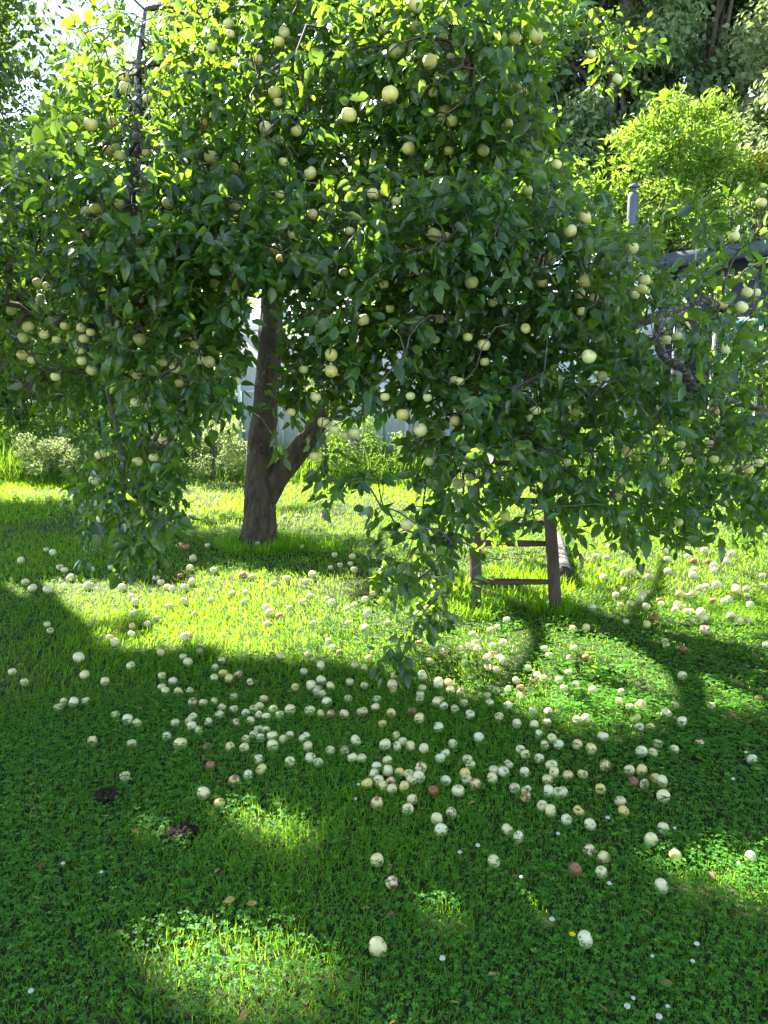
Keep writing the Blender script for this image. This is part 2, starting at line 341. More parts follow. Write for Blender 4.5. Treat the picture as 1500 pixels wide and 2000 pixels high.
def house():
    P0 = W(1326, 600, 17.0); x0, y0 = P0[0], P0[1]; x1, y1 = x0 + 9.0, y0 + 7.0; zt = 4.0
    t = empty('house', (x0, y0, 0)); tag(t, 'dark blue grey house with low pitched roof beyond the apple tree', 'house')
    m, N, K = newmat('dark_cladding'); out = N.new('ShaderNodeOutputMaterial'); p = N.new('ShaderNodeBsdfPrincipled')
    tc = N.new('ShaderNodeTexCoord'); wv = N.new('ShaderNodeTexWave'); wv.wave_type='BANDS'; wv.bands_direction='Z'; wv.wave_profile='SAW'; wv.inputs['Scale'].default_value = 2.2
    bp = N.new('ShaderNodeBump'); bp.inputs['Strength'].default_value=.8; bp.inputs['Distance'].default_value=.03
    nz = N.new('ShaderNodeTexNoise'); nz.inputs['Scale'].default_value=7; rp=N.new('ShaderNodeValToRGB'); rp.color_ramp.elements[0].color=(.022,.027,.040,1); rp.color_ramp.elements[1].color=(.038,.045,.062,1)
    K.new(tc.outputs['Object'],wv.inputs[0]); K.new(wv.outputs[1],bp.inputs['Height']); K.new(bp.outputs[0],p.inputs['Normal']); K.new(tc.outputs['Object'],nz.inputs['Vector']); K.new(nz.outputs[0],rp.inputs[0]); K.new(rp.outputs[0],p.inputs['Base Color']); p.inputs['Roughness'].default_value=.6; K.new(p.outputs[0],out.inputs[0])
    fascia = noise_mat('fascia', (.045,.055,.08), (.065,.078,.105), 5, .5)
    trim = noise_mat('corner_trim', (.13,.15,.18), (.18,.20,.23), 6, .6)
    roofm = noise_mat('roof_felt', (.05,.055,.06), (.10,.105,.11), 12, .9)
    rise = .13
    xm = (x0 + x1) / 2
    g = Geo(); V=[(x0,y0,0),(x1,y0,0),(x1,y0,zt),(xm,y0,zt+(xm-x0)*rise),(x0,y0,zt)]; V+= [(a,y1,c) for a,b,c in V]
    g.add(V,[(0,1,2,3,4),(9,8,7,6,5)]+[(i,i+5,(i+1)%5+5,(i+1)%5) for i in range(5)]); g.build('wall', m, t)
    ov, th = .55, .10
    g = Geo(); fa = Geo()
    for s, xe in ((1, x0-ov), (-1, x1+ov)):
        za = zt - ov*rise + .02; zb = zt + (xm-x0)*rise + .02
        V=[(xe,y0-.6,za),(xm,y0-.6,zb),(xm,y1+.6,zb),(xe,y1+.6,za)]; V+=[(a,b,c+th) for a,b,c in V]
        g.add(V,[(3,2,1,0),(4,5,6,7),(0,1,5,4),(1,2,6,5),(2,3,7,6),(3,0,4,7)])
        V=[(xe-.02*s,y0-.66,za-.16),(xm,y0-.66,zb-.16),(xm,y0-.605,zb-.16),(xe-.02*s,y0-.605,za-.16)]; V+=[(a,b,c+.31) for a,b,c in V]
        fa.add(V,[(3,2,1,0),(4,5,6,7),(0,1,5,4),(1,2,6,5),(2,3,7,6),(3,0,4,7)])
        V=[(xe-.06*s,y0-.60,za-.12),(xe-.004*s,y0-.60,za-.12),(xe-.004*s,y1+.6,za-.12),(xe-.06*s,y1+.6,za-.12)]; V+=[(a,b,c+.22) for a,b,c in V]
        fa.add(V,[(3,2,1,0),(4,5,6,7),(0,1,5,4),(1,2,6,5),(2,3,7,6),(3,0,4,7)])
    ro = g.build('roof', roofm, t); fa.build('fascia', fascia, t)
    g = Geo(); g.box((x0-.025,y0-.03,0),(x0+.16,y0-.002,zt-.1)); g.box((x0-.03,y0-.002,0),(x0-.003,y0+.16,zt-.12)); g.build('corner_board', trim, t)
    wx = W(1480, 520, 17.0)[0]
    g = Geo(); g.box((wx,y0-.03,1.6),(wx+1.0,y0-.004,2.9)); w = g.build('window', trim, t)
    g = Geo(); g.box((wx+.08,y0-.036,1.68),(wx+.92,y0-.031,2.82)); g.build('pane', noise_mat('window_glass',(.02,.025,.03),(.04,.05,.06),3,.08,spec=.6), w)
    # outside stove flue left of the wall
    steel = noise_mat('flue_steel', (.07,.085,.11), (.11,.125,.15), 5, .5)
    fx = W(1235, 420, 16.6); f = Geo()
    ztop = W(1235, 378, 16.6)[2]
    f.tube([(fx[0],fx[1],0),(fx[0],fx[1],ztop-.09),(fx[0],fx[1],ztop-.0)], [.115,.115,.085], 16)
    fl = f.build('flue', steel, t, True)
    c = Geo(); c.tube([(fx[0],fx[1],ztop),(fx[0],fx[1],ztop+.1)], .05, 10); zt2 = ztop+.1
    c.tube([(fx[0],fx[1],zt2),(fx[0],fx[1],zt2+.03),(fx[0],fx[1],zt2+.09)], [.12,.12,.02], 14)
    c.build('flue_cap', steel, fl)
house()

# ------------------------------------------------------------------ fences
def fences():
    green = noise_mat('green_wire', (.03,.12,.06), (.05,.18,.09), 8, .5)
    t = empty('wire_fence', (-9, 12.3, 0)); tag(t, 'low green wire mesh fence along the back edge of the lawn', 'fence')
    g = Geo(); x0, x1 = -9.0, 9.0
    for x in np.arange(x0, x1, .12): g.tube([(x,12.3,.02),(x,12.3,1.2)], .0022, 3, caps=False)
    for z in np.arange(.05, 1.25, .20): g.tube([(x0,12.303,z),(x1,12.303,z)], .0018, 3, caps=False)
    g.build('mesh_panel', green, t)
    for x in np.arange(x0, x1+.1, 2.25):
        g = Geo(); g.tube([(x,12.35,0),(x,12.35,1.32)], .022, 8); g.build('post', green, t)
    # tall netting screen at the right
    a, b = W(1395, 700, 11.6), W(1620, 700, 10.6)
    t = empty('netting_screen', (a[0], a[1], 0)); tag(t, 'green netting screen with turquoise top band behind the drooping apple branches', 'screen')
    net = noise_mat('green_net', (.02,.20,.08), (.03,.28,.10), 9, .6); teal = noise_mat('turquoise_band', (.008,.12,.10), (.012,.16,.12), 9, .5); wood = noise_mat('pale_pole', (.40,.34,.24), (.52,.46,.34), 9, .7)
    def at(s, z): return (a[0]+(b[0]-a[0])*s, a[1]+(b[1]-a[1])*s, z)
    top = W(1400, 615, 11.6)[2]
    g = Geo()
    for s in np.linspace(0,1,46): g.tube([at(s,.05),at(s,top-.2)], .003, 3, caps=False)
    for z in np.arange(.08, top-.2, .045): g.tube([at(0,z),at(1,z)], .003, 3, caps=False)
    g.build('net', net, t)
    g = Geo(); p, q = np.array(at(0,0)), np.array(at(1,0)); nrm = np.array([-(q-p)[1], (q-p)[0], 0]); nrm = nrm/np.linalg.norm(nrm)*.02
    V = [p-nrm+(0,0,top-.2), q-nrm+(0,0,top-.2), q+nrm+(0,0,top-.2), p+nrm+(0,0,top-.2)]; V = V+[v+(0,0,.14) for v in V]
    g.add(V,[(3,2,1,0),(4,5,6,7),(0,1,5,4),(1,2,6,5),(2,3,7,6),(3,0,4,7)]); g.build('top_band', teal, t)
    for s in (0.0, .42, 1.0):
        g = Geo(); c = np.array(at(s,0))-nrm*2.6; g.tube([c, c+(0,0,top-.12)], .025, 8); g.build('pole', wood, t)
fences()

# ------------------------------------------------------------------ background trees and shrubs
def grow(name, label, cat, base, height, crown, nclump, nleaf, lsize, mat, seed, group=None, trunk_r=.15, trunk=True,
         clump_r=.28, flat=.75, elong=2.0, upward=.4, spiky=0.0, bottom=-1.0, tint=(0.0, 1.0), sunfilter=True):
    """crown = (cx,cy,cz, rx,ry,rz) in metres; leaf clumps spread over and through it, limbs reach into the clumps"""
    r = np.random.default_rng(seed); c = np.array(crown[:3]); rad = np.array(crown[3:])
    t = empty(name, tuple(base)); tag(t, label, cat, group)
    d = r.normal(size=(nclump * 3, 3)); d = unit(d); d = d[d[:, 2] > bottom][:nclump]
    k = len(d); rr = r.uniform(.2, 1.0, k) ** .6
    lob = 1 + .22 * np.sin(d[:, 0] * 4 + seed) * np.cos(d[:, 2] * 5 + seed * 1.7) + .12 * np.sin(d[:, 1] * 7 + seed * .5)
    C = c + d * rad * (rr * lob)[:, None]
    cr = clump_r * rad.mean() * r.uniform(.6, 1.35, k)
    w = cr ** 2; w = w / w.sum(); ci = r.choice(k, nleaf, p=w)
    e = unit(r.normal(size=(nleaf, 3))); er = r.uniform(.25, 1.0, nleaf) ** .5 * (1 + r.normal(0, .16, nleaf))
    off = e * (cr[ci] * er)[:, None]; off[:, 2] *= flat
    P = C[ci] + off
    keep = P[:, 2] > .05
    if sunfilter: keep &= ~(on_sun_patch(P) & (r.random(nleaf) < .993))
    P, e, ci, off = P[keep], e[keep], ci[keep], off[keep]; n = len(P)
    N = unit(e * .7 + np.array([0, 0, upward]) + r.normal(0, .45, (n, 3)))
    D = unit(np.cross(N, r.normal(size=(n, 3)))) + np.array([0, 0, spiky]) * 1.0 + unit(P - c) * spiky
    L = lsize * r.uniform(.6, 1.35, n)
    cv = r.uniform(0, 1, k)
    tt = np.clip(tint[0] + (tint[1] - tint[0]) * (.45 * cv[ci] + .55 * r.random(n)), 0, 1)
    g = Geo(); leaf_inst(g, F_DIA, T_DIA, P, D, N, L, L / elong, tt, fold=.35, curl=r.uniform(0, .4, n))
    g.build('crown', mat, t)
    if trunk:
        g = Geo(); b = np.array(base, float); top = np.array([c[0], c[1], c[2] + rad[2] * .5])
        s = np.linspace(0, 1, 9)[:, None]; pts = b + (top - b) * s + np.concatenate([np.zeros((1,3)), r.normal(0, .012 * height, (8, 3)) * (1, 1, 0)])
        g.tube(pts, trunk_r * np.linspace(1.15, .3, 9), 9, .06, seed=seed)
        for i in r.choice(k, min(k, 18), replace=False):
            q = pts[r.integers(3, 8)]; mid = (q + C[i]) / 2 + np.array([0, 0, .08 * rad[2]])
            g.tube([q, mid, C[i]], trunk_r * np.array([.38, .25, .08]), 5, caps=False)
        g.build('trunk', M['twig'], t)
    return t

M['dark_broadleaf'] = leaf_mat('dark_broadleaf', (.042,.088,.040), (.135,.205,.085), (.26,.40,.08), .30, .5, .35)
M['deep_green_leaf'] = leaf_mat('deep_green_leaf', (.024,.060,.022), (.085,.15,.045), (.24,.40,.05), .30, .45, .4)  # darker green foliage of the broadleaf and elm
M['grey_broadleaf'] = leaf_mat('grey_broadleaf', (.075,.145,.055), (.19,.29,.11), (.30,.42,.16), .30, .5, .35)
M['mid_broadleaf'] = leaf_mat('mid_broadleaf', (.035,.085,.020), (.12,.20,.045), (.38,.56,.05), .40, .45, .4)
M['bright_leaf'] = leaf_mat('bright_leaf', (.06,.15,.02), (.16,.28,.04), (.36,.56,.04), .42, .5, .3)
M['pale_leaf'] = leaf_mat('pale_leaf', (.10,.16,.06), (.22,.28,.13), (.45,.56,.18), .42, .5, .3)
M['yellow_leaf'] = leaf_mat('yellow_leaf', (.36,.32,.03), (.50,.46,.05), (.60,.56,.04), .4, .5, .3)
M['dry_bush'] = leaf_mat('dry_bush', (.14,.11,.075), (.30,.24,.17), (.40,.33,.2), .3, .7, .2)

def at(u, zc, h=0.0):
    x = (u - 750) / F * zc; return np.array([x, zc * cp * 1.0 + 0.0, h])
def zof(v, zc): return CH + zc * ((1000 - v) / F * cp - sp)

# left leafy tree, its crown reaching into the frame's corner
grow('broadleaf_tree', 'dense leafy green tree rising beside the apple tree, its crown cut by the picture edge', 'tree', (-7.9,11.6,0), 10,
     (-7.6,11.4,6.2,2.7,2.2,4.9), 170, 60000, .135, M['deep_green_leaf'], 11, trunk_r=.19, clump_r=.26, elong=1.7)
grow('elm_tree', 'dark green leafy tree filling the upper corner beside the sky gap', 'tree', at(0,21), 13, (*at(5,21,7.6),1.75,1.6,5.6), 110, 24000, .15, M['deep_green_leaf'], 27, trunk_r=.2, clump_r=.24, elong=1.7)
# tall trees behind
grow('ash_tree', 'pale feathery tree showing above the apple crown against the sky', 'tree', at(430,23), 15, (*at(440,23,10.5),2.3,2.2,5.0), 90, 16000, .15, M['pale_leaf'], 12, trunk_r=.22, clump_r=.2, elong=2.8)
grow('bare_topped_tree', 'thin sparse grey twigged tree standing against the blue sky', 'tree', at(250,27), 14, (*at(250,27,9.2),1.5,1.5,4.4), 70, 5200, .12, M['grey_broadleaf'], 13, trunk_r=.16, clump_r=.22, elong=2.4)
grow('oak_tree', 'tall dark green tree looming behind the bright shrubs', 'tree', at(1310,31), 22, (*at(1330,31,12.0),4.2,3.5,10.0), 190, 46000, .27, M['dark_broadleaf'], 14, trunk_r=.4, clump_r=.17, elong=1.6)
grow('willow_tree', 'tall grey green tree between the apple crown and the darkest tree', 'tree', at(1150,30), 20, (*at(1160,29.5,12.0),3.2,3.0,8.6), 100, 36000, .24, M['grey_broadleaf'], 15, trunk_r=.35, clump_r=.17, elong=2.0)
grow('beech_tree', 'dark tall tree half hidden behind the top of the apple crown', 'tree', at(940,32), 21, (*at(960,32,11.0),4.2,3.2,10.0), 100, 26000, .28, M['dark_broadleaf'], 16, trunk_r=.4, clump_r=.18, elong=1.7)
grow('maple_tree', 'light green tree with rounded leaf clumps above the dark house', 'tree', at(1480,22), 14, (*at(1490,22,7.0),1.9,1.9,6.4), 90, 30000, .17, M['pale_leaf'], 17, trunk_r=.25, clump_r=.22, elong=1.6, tint=(0,.7))
grow('linden_tree', 'green tree behind the greenhouse filling the gaps in the apple crown', 'tree', at(700,22), 12, (*at(700,22,6.2),4.5,2.5,5.2), 90, 24000, .2, M['mid_broadleaf'], 18, trunk_r=.3, clump_r=.2, elong=1.6)
grow('birch_tree', 'slim light green tree behind the left part of the apple crown', 'tree', at(200,19), 9, (*at(160,19,4.2),3.4,2.0,4.0), 90, 24000, .14, M['mid_broadleaf'], 19, trunk_r=.16, clump_r=.2, elong=1.6)
# bright shrub with pinnate sprays, yellow twig, dark shrubs by the house, dry bush
grow('rowan_shrub', 'bright yellow green spreading shrub lit by the sun above the house roof', 'shrub', at(1260,19), 6, (*at(1255,19,5.75),2.8,1.4,1.7), 150, 17000, .18, M['bright_leaf'], 20, trunk_r=.09, clump_r=.19, elong=3.2, spiky=.45)
grow('autumn_sapling', 'small yellowing sapling standing out against the green trees above the roof', 'shrub', at(1442,18.6), 6, (*at(1442,18.6,6.15),.55,.4,.32), 12, 420, .15, M['yellow_leaf'], 21, trunk_r=.035, clump_r=.4, elong=3.2, spiky=.4)
grow('dark_shrub', 'dark green bushy shrub just behind the house roof', 'shrub', at(1420,20), 5, (*at(1400,20,4.3),2.6,1.2,1.5), 60, 14000, .15, M['dark_broadleaf'], 22, trunk_r=.09, clump_r=.26)
grow('dry_shrub', 'brownish dry seeded shrub around the grey flue', 'shrub', at(1185,18), 4.6, (*at(1190,18,4.3),.85,.7,.95), 40, 3200, .075, M['dry_bush'], 23, trunk_r=.05, clump_r=.3, elong=2.6)
# shrubs at the back of the lawn
for i, (u, zc, hh, rx, mm, lab) in enumerate([
    (-60, 14.4, 2.6, 1.2, 'mid_broadleaf', 'tall mid green shrub at the far edge of the lawn beside the leafy tree'),
    (60, 14.6, 3.4, 1.3, 'bright_leaf', 'tall yellow green shrub behind the low hanging apple branches'),
    (230, 14.8, 2.7, 1.3, 'bright_leaf', 'yellow green shrub seen through the hanging curtain of apple leaves'),
    (340, 15.2, 3.4, 1.3, 'bright_leaf', 'mid green shrub close to the end of the greenhouse')]):
    b = at(u, zc); grow('garden_shrub', lab, 'shrub', b, hh, (b[0],b[1],hh*.52,rx,.8,hh*.5), 60, 6500, .085, M[mm], 40+i, 'shrubs along the back of the lawn', trunk_r=.05, clump_r=.24, elong=1.8, sunfilter=False)
for i, (u, zc, hh, rx, mm, lab) in enumerate([
    (420, 11.6, 1.0, .62, 'pale_leaf', 'pale yellowish feathery bush beside the apple trunk'),
    (110, 11.7, .75, .6, 'pale_leaf', 'low pale flowering weed clump at the lawn edge'),
    (700, 11.9, .8, .8, 'bright_leaf', 'low bright green bush behind the right hand limb of the apple tree'),
    (1200, 11.8, .9, 1.1, 'bright_leaf', 'bright green bush beyond the ladder'),
    (1420, 11.0, 1.1, .9, 'mid_broadleaf', 'mid green bush under the netting screen')]):
    b = at(u, zc); grow('low_bush', lab, 'bush', b, hh, (b[0],b[1],hh*.5,rx,.5,hh*.52), 40, 3600, .06, M[mm], 60+i, 'low bushes along the back of the lawn', trunk_r=.02, clump_r=.26, elong=3.0, spiky=.3, sunfilter=False)

def far_woods():
    r = np.random.default_rng(99); g = Geo(); n = 62000
    k = 560; C = np.stack([r.uniform(-36, 36, k), r.uniform(38, 48, k), r.uniform(0.0, 1.0, k)], -1)
    C[:, 2] *= np.where(C[:, 0] < -3, 8.0, 31.0)
    ci = r.integers(0, k, n); e = unit(r.normal(size=(n, 3))); P = C[ci] + e * (r.uniform(.3, 1, n) ** .5 * r.uniform(1.4, 2.9, k)[ci])[:, None]
    P[:, 2] = np.abs(P[:, 2]); N = unit(e + r.normal(0, .5, (n, 3)) + (0, 0, .4)); D = np.cross(N, r.normal(size=(n, 3)))
    L = r.uniform(.3, .6, n); leaf_inst(g, F_DIA, T_DIA, P, D, N, L, L * .6, .6 * r.random(k)[ci] + .4 * r.random(n))
    o = g.build('distant_woods', M['dark_broadleaf']); tag(o, 'dark mass of distant woodland closing off the garden behind the trees', 'woods', kind='stuff')
far_woods()

# ------------------------------------------------------------------ the apples measured off the photograph
# (x, y, diameter) in crops magnified 3x from a corner given first; flag: c cream, y yellow, b bruised, r rotten brown
FALLEN_RAW = [((0,1100),3.0,"""350,8,40 378,25,42 533,22,42 650,8,36 745,14,36 920,33,48 915,70,42 943,95,42 1056,58,40 1112,15,46 1125,95,50 1253,25,42 1425,55,54 1478,62,40 412,72,52 677,72,52 148,95,46 190,130,56 278,140,58 515,122,60 715,130,50 770,182,46 793,208,46 988,230,42 1075,200,44 1080,125,44 1235,195,40 1010,135,46 980,120,40 1140,278,44 780,270,42 1362,158,40,b 1438,150,36 1430,205,44 915,298,34,b 862,328,36 775,348,48 770,390,46 640,415,50 672,440,56 275,333,34 293,368,34 1080,410,56 1110,395,44 940,495,46 1072,520,42 1170,490,36,b 1100,555,56 1260,580,44 1300,540,36 765,573,54 460,530,64 495,627,58 613,665,56 70,605,40 140,665,38 1308,620,56,y 1342,647,56 1395,625,54 1255,640,44 1465,665,48 948,628,38 1012,660,50 946,695,38 966,722,58 1045,725,56,y 1110,718,44 1130,785,60 1190,785,52 1258,778,52 1370,750,42,b 1300,812,46 1285,855,54 1370,822,44 1440,845,46 1485,820,44 370,780,50 430,785,64 500,773,46 340,812,40 748,885,66 803,902,56 675,855,32 1128,868,56 1105,897,56 1122,925,66 1163,945,54 1220,895,54 1383,900,54,b 1468,890,54 1025,902,36 975,978,54 1055,1030,78 540,1008,62 770,1022,42 1345,1042,60 1430,1045,60 1440,997,46 1487,970,44 1215,1042,44,r 1230,1150,50,r 730,1210,40 1372,1235,70 1452,1205,66 1190,1310,78 1285,1362,50,y"""),
((500,1100),3.0,"""575,22,42 330,52,48 178,75,44 105,98,36 290,90,40 60,240,46 80,275,56 140,285,42,b 195,238,36 270,205,40 315,172,40 445,215,50 415,185,34 535,245,40 578,222,38 640,195,46 655,280,56 730,205,40 685,158,40 712,122,40,b 65,330,40 335,325,34 540,325,38 640,355,48 770,325,38 945,150,56 935,180,44 990,165,36 953,235,50,y 1010,250,64,b 425,428,42 445,468,36 305,508,46 138,520,50 490,495,34,b 380,575,60 660,530,46 635,585,46 280,605,36 580,570,36 825,425,46 960,440,40,b 1045,462,52 1100,495,54,b 1080,415,44 1195,475,44 1240,460,46 1285,450,54 1300,475,50 1388,455,42 1450,445,54 1470,310,44 1375,365,40 1415,350,36 1270,388,40 1355,535,56 1385,510,48,b 1430,525,44 1450,545,50 1360,580,36 1410,595,40,b 1225,550,44 1020,550,50 975,635,66 1070,680,70 1130,680,64 1140,715,54 1475,710,50 800,685,64 805,715,46 810,630,46 975,700,36,b 962,740,52 960,765,42 1200,725,46,b 1408,715,30 1355,745,40 1060,785,64 1080,770,44 1100,805,52 1165,820,50 1218,785,44 1370,785,40 1478,798,50 1255,855,60 1425,865,56 323,690,64 382,660,62 437,693,58 355,725,46 388,735,50 365,705,30,r 230,700,56 415,785,64 45,765,56 22,805,46 100,825,56 138,855,44 200,832,68 315,835,66 380,845,48 15,855,48 60,868,36 440,850,36,r 515,850,56 630,835,50 615,838,44,b 700,812,56 710,765,42,y 635,685,36 550,665,40 792,847,60 740,905,50 958,880,68 540,762,36,r 915,835,36,r 1070,930,64 1305,985,62 1155,1020,46 985,1050,64 58,945,50 15,940,40 95,982,70 25,988,54 158,995,56 195,975,50 275,995,52 292,980,50 97,1037,74 303,1038,62 435,1058,56 318,1105,66 198,1127,66 365,1132,30 15,1110,48 30,1172,70 585,1005,66 520,1062,50 565,1105,66 618,1105,42 820,978,48,y 755,1030,70 828,1035,62 860,1010,48 905,1035,64 1080,1105,64 1110,1075,56 770,1120,62 707,1158,66 692,1198,66 772,1180,70 842,1187,48 650,1253,70 718,1238,70 745,1265,46 790,1240,62 797,1282,66 866,1270,70 895,1197,40 965,1170,80,b 955,1215,72 912,1232,46 1112,1233,56 1225,1195,66 1235,1230,40 1285,1255,70,b 1185,1295,74 1040,1292,52,r 1385,1218,66 1450,1185,68 1480,1140,46 1395,1175,34 1240,1112,42 1258,1145,40 710,1365,78,b 915,1342,66 890,1398,72 1145,1420,64,b 1060,1455,74"""),
((1000,1050),3.0,"""575,42,40 663,72,42 893,62,42 1128,62,44 1288,80,54 405,110,44 450,115,36 490,95,40 555,103,40 600,155,36 770,170,44 655,200,64 695,185,50 535,218,46 808,208,44 915,182,44 1065,122,40,b 1150,125,36,b 1185,150,60 1185,180,46 1070,175,44 1060,208,50 1030,95,36 910,108,34 1255,125,50 1470,205,40 1475,265,40 1200,262,54 1140,268,40 1105,275,40 1313,275,46 1315,295,50 1375,285,46,y 1380,318,36 660,285,36 610,318,44 790,297,34 765,320,46 750,340,50 695,368,46 787,385,50 865,348,40,r 875,367,40 635,370,30 985,318,54 1060,318,50 1025,320,36 1178,352,42,b 1245,357,46 1270,343,46 1397,375,48 970,380,56 960,405,46 1005,385,40 1025,415,44 1050,410,40 1108,420,56 1118,455,62 1053,460,44 1285,443,56 1330,470,56 1390,467,50 838,457,60 790,487,50,y 670,467,36 435,505,50 360,510,46 470,390,50 1130,520,60,b 895,580,36 905,603,40 1005,628,44,r 1490,603,40 190,625,44 365,620,36 218,662,42 342,678,40 432,675,44,b 95,735,40,r 335,758,44 150,775,46 127,800,48,b 185,795,34 25,808,50 280,805,34,b 308,850,44 375,835,36,b 50,850,40 475,865,54 645,873,38 50,900,52 630,930,54 692,960,50 757,957,70,y 730,1023,50,y 955,950,38,b 1170,957,50 905,1002,66 1000,1050,68 1452,912,50,r 1285,1010,50,r 1000,780,54 123,985,52 213,988,46 30,1053,56 385,1035,56 437,1027,60 205,1048,44 130,1060,40 158,1115,54 237,1145,66 275,1178,62 192,1178,52 535,1132,68 385,1178,64 465,1205,70 748,1078,58 812,1080,58 855,1172,44 953,1205,50 1100,1168,56 1410,1260,60 760,1220,70 828,1225,62 50,1205,54 80,1232,52 162,1255,60 232,1297,70 247,1338,70 75,1335,52 330,1355,36,b 415,1347,56 548,1300,66 210,1378,40 690,1325,66 762,1325,70 845,1370,54,y 880,1390,74 715,1392,50,r 778,1405,62,b 18,1428,44 85,1438,54 82,1475,66 215,1447,72 270,1452,36 297,1450,40 520,1432,48 890,1478,82"""),
((1000,1500),3.0,"""180,180,68 228,210,76 393,210,70 637,155,40,r 657,210,52,y 322,258,62 458,285,70 888,307,62 818,375,82 455,440,80,b 540,473,68 525,562,58 372,545,62,r 962,465,60,y 1400,475,70 878,643,84 430,955,100 38,358,72"""),
((500,1500),3.0,"""1085,318,76 1475,315,60 710,495,84 797,622,80,b 712,1000,116 1395,500,70"""),
((400,700),3.75,"""680,1140,36 870,1142,48 585,1148,36 975,1285,44 950,1418,42 1080,1432,50 990,1490,40 1065,1480,40 920,1505,36 710,1358,36 20,1350,40 385,1335,36"""),
((0,800),3.0,"""123,870,46 270,803,30 308,825,46 1130,858,50 955,798,34 1050,782,50 1090,795,44,b 1115,610,44,y 1085,625,36 915,798,36""")]
HANGING_RAW = [((0,0),3.0,"""530,730,80 660,715,60 635,885,62,y 680,865,50,y 700,915,64 735,515,74 970,400,64 1235,920,80 1185,720,60,o 985,1190,70 700,1195,62 560,1225,66 510,1230,50 1340,140,64 1350,200,50 1235,280,44 1370,985,60 865,580,40,y 1375,1205,66 855,890,44 725,450,60 820,1400,60 500,1370,50"""),
((500,0),3.0,"""110,545,76 238,768,68 545,675,90 785,555,98 818,300,80 1020,360,86 975,330,60 930,25,95 938,160,74 1095,220,64 745,175,60 165,190,70 135,245,66 10,350,60,y 895,870,74 1330,880,74 1130,885,56 318,1015,76 160,950,52 55,750,76 685,1135,66 755,1125,40 820,1180,56 1045,1375,82 1115,1385,54 1105,650,70 1150,710,70 1085,690,50,y 1225,375,60,r 1265,400,60 1140,340,56 1480,725,50 205,1375,46 118,1460,68 330,1255,60 550,1355,54,r 1040,545,50,y 140,1140,44 130,600,50"""),
((1000,0),3.0,"""20,220,70 142,212,84 465,320,50 615,465,60 30,495,56 68,535,46,r 258,965,62 90,1115,66 425,1275,76 340,1355,80 705,1455,74 1300,1385,66 1460,1190,60"""),
((0,500),3.0,"""220,158,60 278,178,56 65,320,60 165,415,66 132,480,64 258,462,54 475,420,58 532,447,48 492,485,60 470,555,54 480,615,58 535,668,64 130,580,62 190,610,54 325,708,56 330,490,44 378,410,46 818,490,76 1095,492,60 1140,520,56 1175,610,58 1225,620,70 1025,655,66 955,625,46 800,700,46 795,857,58 590,1165,66 805,1205,58 900,1180,54,y 555,1315,66 591,1540,50 1260,165,64 1160,110,50,y 815,255,50 1385,735,56,y 1050,745,50 240,245,40 955,1080,54 910,1060,46"""),
((500,500),3.0,"""145,15,50 628,375,74 440,675,76 280,665,54 440,580,76 205,915,54 395,975,70 457,1018,66 350,827,58,o 575,1035,70 525,1050,50 345,1175,60 860,930,76 965,1020,80 1050,490,46,y 1075,370,56 1240,475,56 1335,520,74 1262,155,80 1385,275,50 1160,725,56 1195,735,50,y 1165,965,64 1015,1205,60 1185,1335,72 1255,1290,60 750,165,44 1005,830,44,y 755,825,40,y 515,95,50,y 1000,100,44,r 785,310,50,r 905,820,40 1340,620,56 1461,1518,66 885,1570,78"""),
((1000,450),3.0,"""175,305,66 430,295,80 398,370,64 480,395,56 405,475,56 225,175,66 775,295,70 762,345,60 720,380,50 80,575,60 450,740,84 78,915,52 140,1055,58 108,1100,56 375,1065,50 670,1295,62 968,620,50 905,640,56 1020,555,50,y 1235,425,70 1375,365,66 1430,365,54 1345,450,70 1190,1060,60,b 880,1350,56 1185,1342,52 1445,1362,54 1385,1400,60 320,1357,44 635,1462,54 885,1175,56 990,1255,52 905,1480,46 1160,1250,50 1035,1350,50 1270,1395,40 1250,700,44 525,855,70 612,1560,60 975,1710,54""")]
def parse(raw):
    out = []
    for (ox, oy), k, s in raw:
        for w in s.split():
            q = w.split(','); out.append((ox + float(q[0]) / k, oy + float(q[1]) / k, float(q[2]) / k, q[3] if len(q) > 3 else 'c'))
    return out
FALLEN, HANGING = parse(FALLEN_RAW), parse(HANGING_RAW)
_lr = np.random.default_rng(9)
PLAIN = [(153,1277),(165,1309),(180,1436),(352,1443),(397,1537),(737,1665),(965,1667),(1175,1687),(1180,1658),(1293,1714),(1296,1602),(1298,1543),(1467,1658),(1273,1625)]
FALLEN = [(u, v, d, ('b' if q < .05 else 'y' if q < .15 else 'r' if q < .158 else k) if k == 'c' and d < 24 and not any(math.hypot(u-a, v-b) < 6 for a, b in PLAIN) else k) for (u, v, d, k), q in zip(FALLEN, _lr.random(len(FALLEN)))]

